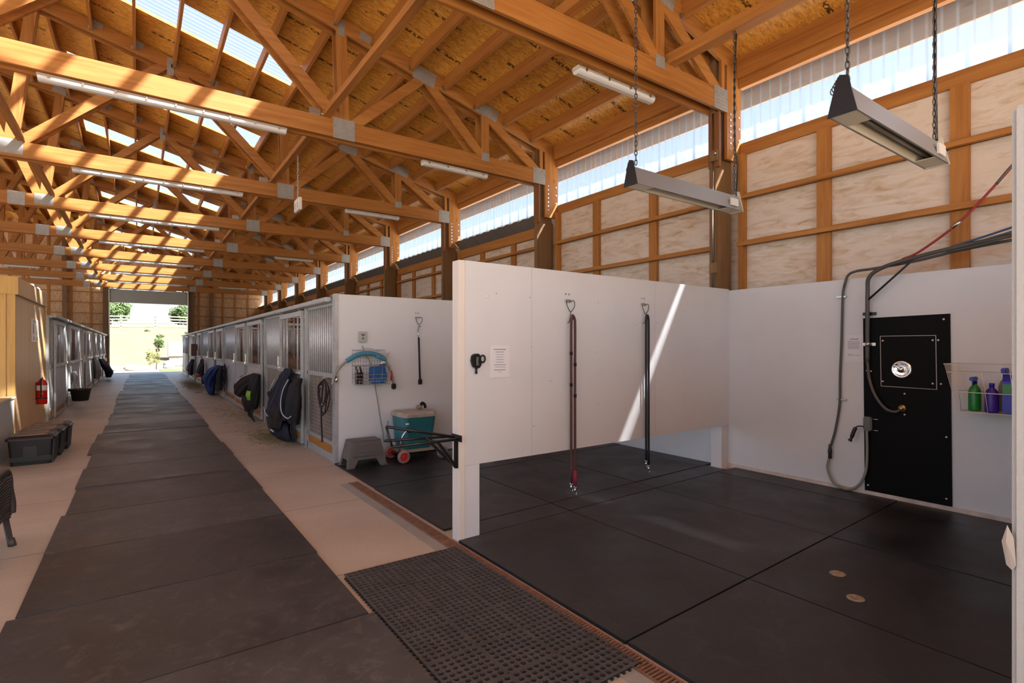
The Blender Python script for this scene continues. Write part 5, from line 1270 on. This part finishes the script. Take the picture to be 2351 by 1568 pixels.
def tote(y0, label):
    global TL
    if TL is None:
        t = TL = thing('storage_tote', label, 'tote', (-1.1, y0, 0), 'black storage totes')
        x0, x1, y1 = -1.345, -.885, y0+.50
        taper(MB(), [(x0+.035, x1-.035, y0+.035, y1-.035, .03, .002), (x0+.012, x1-.012, y0+.012, y1-.012, .03, .32)]).build('bin', TOTE, t)
        for i in range(5):
            y = y0+.07+.09*i; MB().add([(x1-.036, y-.014, .005), (x1-.018, y-.014, .005), (x1-.012+.012, y-.014, .31), (x1-.02, y-.014, .31), (x1-.036, y+.014, .005), (x1-.018, y+.014, .005), (x1-.012+.012, y+.014, .31), (x1-.02, y+.014, .31)], [(0,1,2,3),(7,6,5,4),(0,4,5,1),(1,5,6,2),(2,6,7,3),(3,7,4,0)]).build('rib', TOTE, t)
        MB().bx(x0+.03, x1-.03, y0+.022, y0+.034, .05, .11).bx(x0+.16, x1-.17, y0+.016, y0+.03, .10, .24).build('front_relief', TOTE, t, bev=.004)
        ld_ = taper(MB(), [(x0-.01, x1+.01, y0-.01, y1+.01, .035, .318), (x0-.01, x1+.01, y0-.01, y1+.01, .035, .345), (x0+.03, x1-.03, y0+.03, y1-.03, .03, .372)]).build('lid', TOTE, t)
        taper(MB(), [(x0+.055, x1-.075, y0+.05, y1-.05, .03, .372), (x0+.065, x1-.085, y0+.06, y1-.06, .03, .384)]).build('lid_panel', LID, ld_)
        MB().bx(x0+.13, x1-.20, y0+.07, y0+.12, .384, .388).build('handle_recess', TOTE, ld_)
        for i in range(4):
            y = y0+.09+.1*i; MB().add([(x1-.07, y-.02, .372), (x1+.008, y-.02, .348), (x1+.008, y+.02, .348), (x1-.07, y+.02, .372), (x1-.06, y-.012, .388), (x1-.01, y-.012, .372), (x1-.01, y+.012, .372), (x1-.06, y+.012, .388)], [(3,2,1,0),(4,5,6,7),(0,1,5,4),(1,2,6,5),(2,3,7,6),(3,0,4,7)]).build('lid_notch', TOTE, ld_)
        return t
    return dup(TL, (-1.1+.03*0, y0, 0), label)
tote(8.96, 'nearest black storage tote with a dusty lid by the white cabinet')
t2 = tote(9.50, 'middle black storage tote of the row of three'); t2.location.x += .03
t3 = tote(10.05, 'farthest black storage tote of the row of three'); t3.location.x += .06
# wicker chair, mostly outside the frame
M_ = lambda m: (setattr(m, 'v', [(x+.0, 10.82-y, z) for x, y, z in m.v]), setattr(m, 'f', [q[::-1] for q in m.f]), m)[2]
wc = thing('wicker_chair', 'dark wicker armchair cut off by the left edge', 'chair', (-1.1, 5.2, 0))
cx0, cy0 = -1.08, 5.55
M_(MB().tube([(-.775, 5.40, .0), (-.785, 5.40, .055), (-.79, 5.40, .056), (-.815, 5.42, .24)], [.026, .024, .019, .021], 12)).build('leg', WICK, wc)
M_(MB().tube([(-1.36, 5.40, .0), (-1.35, 5.40, .055), (-1.33, 5.41, .24)], [.026, .024, .021], 12)).build('leg', WICK, wc)
M_(MB().tube([(-.80, 5.98, .0), (-.81, 5.97, .055), (-.82, 5.95, .24)], [.026, .024, .021], 12)).build('leg', WICK, wc)
M_(MB().tube([(-1.36, 5.98, .0), (-1.35, 5.97, .055), (-1.33, 5.95, .24)], [.026, .024, .021], 12)).build('leg', WICK, wc)
def sidepanel(x, s_, nm):
    prof = [(5.38, .20), (5.37, .26), (5.375, .34), (5.40, .42), (5.40, .50), (5.44, .545), (5.52, .56), (5.90, .58), (6.02, .60), (6.02, .22), (5.9, .24), (5.75, .27), (5.6, .28), (5.5, .26), (5.44, .21)]
    M_(MB().prism(prof, 'x', x-.02, x+.02)).build(nm, WICK, wc, bev=.008)
sidepanel(-.805, 1, 'arm_panel'); sidepanel(-1.34, -1, 'arm_panel')
rib_ = MB()
for i in range(14): rib_.tube([(-.782, 5.40+.0*i, .24+.022*i), (-.780, 5.6, .27+.021*i), (-.782, 5.95, .28+.02*i)], .006, 5)
M_(rib_).build('weave', WICK, wc)
M_(MB().tube(bez([(-.79, 5.36, .24), (-.79, 5.355, .32), (-.80, 5.375, .42), (-.805, 5.37, .50), (-.81, 5.41, .56), (-.81, 5.55, .585), (-.81, 5.95, .60)], 6), .03, 8)).build('arm_roll', WICK, wc)
M_(taper(MB(), [(-1.33, -.82, 5.40, 5.98, .05, .26), (-1.33, -.82, 5.40, 5.98, .05, .33)])).build('seat_base', WICK, wc)
M_(taper(MB(), [(-1.31, -.835, 5.385, 5.95, .06, .33), (-1.32, -.825, 5.38, 5.96, .06, .38), (-1.31, -.835, 5.40, 5.95, .06, .42)])).build('seat_cushion', plain('dark_cushion', (.045,.045,.06), .8), wc)
M_(MB().ob((-1.08, 6.06, .62), (.30, 0, 0), (0, .03, 0), (0, .06, .34))).build('backrest', WICK, wc, bev=.015)
# left stalls interior and back wall
one(MB().bx(-5.3, -5.2, 13.8, 35.5, 0, 2.4), 'stall_back_wall', SCREEN, 'board wall behind the left stalls', 'wall')
for i, y in enumerate((13.80, 17.25, 20.64, 24.7, 27.7, 31.4)):
    one(MB().bx(-5.2, -1.56, y-.02, y+.02, 0, 2.0), 'stall_divider', SCREEN, 'dividing wall inside the left stalls, %s from the wooden kiosk' % ORD[i+1], 'divider', 'dividers between the left stalls')
# ================================================================== outside
gr = MB()
N = 60
def gz(x, y):
    if y < 56: return -.14
    t = min(1, (y-56)/46); return -.14+4.9*(t*t*(3-2*t))+.12*math.sin(x*.35)*t+.08*math.sin(y*.5+x*.2)*t
v = []; f = []
xs = [-90+180*i/45 for i in range(46)]; ys = [56+i*(140-56)/40 for i in range(41)]
for y in ys:
    for x in xs: v.append((x, y, gz(x, y)))
for j in range(40):
    for i in range(45): f.append((j*46+i, j*46+i+1, (j+1)*46+i+1, (j+1)*46+i))
gr.add(v, f, True)
h_ = gr.build('hillside', DRY); h_['kind'] = 'structure'; h_['label'] = 'dry grassy hillside rising beyond the far door'
g2 = MB().add([(-90, YE+.1, -.14), (90, YE+.1, -.14), (90, 56, -.14), (-90, 56, -.14)], [(0,1,2,3)])
o = g2.build('yard_ground', plain('yard_gravel', (.19,.175,.155), .9, var=.15)); o['kind'] = 'structure'; o['label'] = 'pale gravel yard beyond the far door'
g3 = MB().add([(-60, -60, -.14), (90, -60, -.14), (90, -7, -.14), (-60, -7, -.14)], [(0,1,2,3)]).add([(6.4, -7, -.14), (90, -7, -.14), (90, YE+.1, -.14), (6.4, YE+.1, -.14)], [(0,1,2,3)]).add([(-60, -7, -.14), (-10, -7, -.14), (-10, YE+.1, -.14), (-60, YE+.1, -.14)], [(0,1,2,3)])
o = g3.build('yard_ground', GRAVEL); o['kind'] = 'structure'; o['label'] = 'pale ground around the barn'
lt_ = MB().add([(6.28, -7, 3.86), (11.5, -7, 3.1), (11.5, YE, 3.1), (6.28, YE, 3.86)], [(0,1,2,3)]).add([(6.28, -7, 3.80), (11.5, -7, 3.04), (11.5, YE, 3.04), (6.28, YE, 3.80)], [(3,2,1,0)])  # unseen roof added as a reflector, throws sun up to the ceiling
struct(lt_, 'trim_3', plain('added_reflector_roof', (.78,.77,.74), .5), 'pale lean-to roof added outside to bounce sun into the clerestory')
struct(MB().bx(-2.5, 4.2, YE+.15, YE+3.2, -.13, -.03), 'trim_4', CONCG, 'concrete apron outside the far door')
one(MB().add([(1.2, 42, -.12), (9, 42, -.12), (9, 47, -.12), (1.2, 46.5, -.12)], [(0,1,2,3)]), 'lawn', GRASS, 'strip of green grass outside the far door', 'grass', kind='stuff')
# hill fence
fn = thing('ranch_fence', 'pale rail fence along the top of the hillside', 'fence', (0, 92, 3.8))
zf = lambda x: gz(x, 92)
for i in range(9):
    x = -14+4*i; MB().bx(x-.12, x+.12, 91.9, 92.1, zf(x)-.2, zf(x)+1.75).build('post', FENCEW, fn)
for j in range(4):
    m = MB()
    for i in range(16): 
        x = -15+2*i; m.beam((x, 91.85, zf(x)+.35+.42*j), (x+2, 91.85, zf(x+2)+.35+.42*j), .05, .16)
    m.build('rail', FENCEW, fn)
def leaves(c, r, n, sz, seed, sc=(1,1,1)):
    rnd = random.Random(seed); m = MB(); c = Vector(c); cg = lambda: max(-.6, min(.6, rnd.gauss(0, .42)))
    blobs = [(Vector((cg()*r*sc[0], cg()*r*sc[1], cg()*r*sc[2])), rnd.uniform(.25, .45)*r) for _ in range(16)]
    for i in range(n):
        b_, br = rnd.choice(blobs); d_ = Vector((rnd.gauss(0, 1), rnd.gauss(0, 1), rnd.gauss(0, 1))).normalized()
        p = c+b_+d_*br*(rnd.random()**.4); a = Vector((rnd.gauss(0, 1), rnd.gauss(0, 1), rnd.gauss(0, 1))).normalized(); q = a.orthogonal().normalized(); s_ = sz*rnd.uniform(.6, 1.3)
        m.add([p-a*s_, p+q*s_*.5, p+a*s_, p-q*s_*.5], [(0,1,2,3)])
    return m
for (x, y, z, r, seed, lb_) in ((-4.0, 112, 7.5, 3.0, 1, 'broad leafy tree beyond the hill fence, left one in the doorway'), (7.0, 112, 7.4, 2.8, 2, 'round leafy tree beyond the hill fence, right one in the doorway')):
    t = thing('hill_tree', lb_, 'tree', (x, y, 4.7))
    leaves((x, y, z+.3), r*.95, 3800, .24, seed, (1.25 if seed == 1 else 1, 1, .72)).build('foliage', LEAF, t)
    MB().tube([(x, y, 4.5), (x+.1, y, 6), (x, y, 8)], [.28, .2, .1], 8).build('trunk', BARK, t)
yt = thing('young_tree', 'young slender tree in the yard outside the far door', 'tree', (1.15, 46, -.14))
leaves((1.22, 46, 1.75), .5, 1500, .05, 5, (.65, .65, 1.7)).build('foliage', LEAF, yt)
leaves((.85, 46, .75), .55, 700, .06, 6, (1, 1, 1.3)).build('lower_foliage', LEAFY, yt)
MB().tube([(1.05, 46, -.14), (1.12, 46, 1), (1.2, 46, 2.6)], [.035, .03, .012], 8).build('trunk', BARK, yt)
wp = thing('white_trailer', 'white box shaped shelter in the yard to the right of the young tree', 'shelter', (3.3, 62, 0))
MB().bx(2.4, 4.2, 62, 64, .55, 2.0).build('body', plain('shelter_white', (.5,.5,.5), .5), wp, bev=.03)
MB().bx(2.5, 4.1, 62.2, 63.8, -.1, .55).build('base', STONE, wp)
rnd = random.Random(3)
for i, (x, y, r, q) in enumerate(((2.3, 52, .5, 'largest, right of the young tree'), (3.0, 53, .65, 'pale one under the white shelter'), (1.9, 48, .3, 'small one right of the young tree'), (.2, 45, .28, 'small one left of the young tree'), (-1.3, 45.3, .3, 'one beside the left door jamb'), (-.3, 44.5, .4, 'grey one near the middle of the doorway'))):
    m = MB().ball((x, y, -.14+r*.4), r, 6, (1.3, 1, .65))
    m.v = [(a+rnd.uniform(-.12, .12)*r, b_+rnd.uniform(-.12, .12)*r, c_+rnd.uniform(-.12, .12)*r) for a, b_, c_ in m.v]
    one(m, 'boulder', STONE, 'rounded boulder in the yard, the '+q, 'rock', 'boulders in the yard')
for i, (x, y, w) in enumerate(((-6, 86, 'left'), (1.0, 87, 'middle'), (5.5, 85, 'right'))):
    one(leaves((x, y, gz(x, y)+.1), .35, 200, .09, 20+i, (1.6, 1, .4)), 'hill_shrub', LEAF, 'low shrub below the hill fence, %s one' % w, 'shrub', 'shrubs on the hillside')
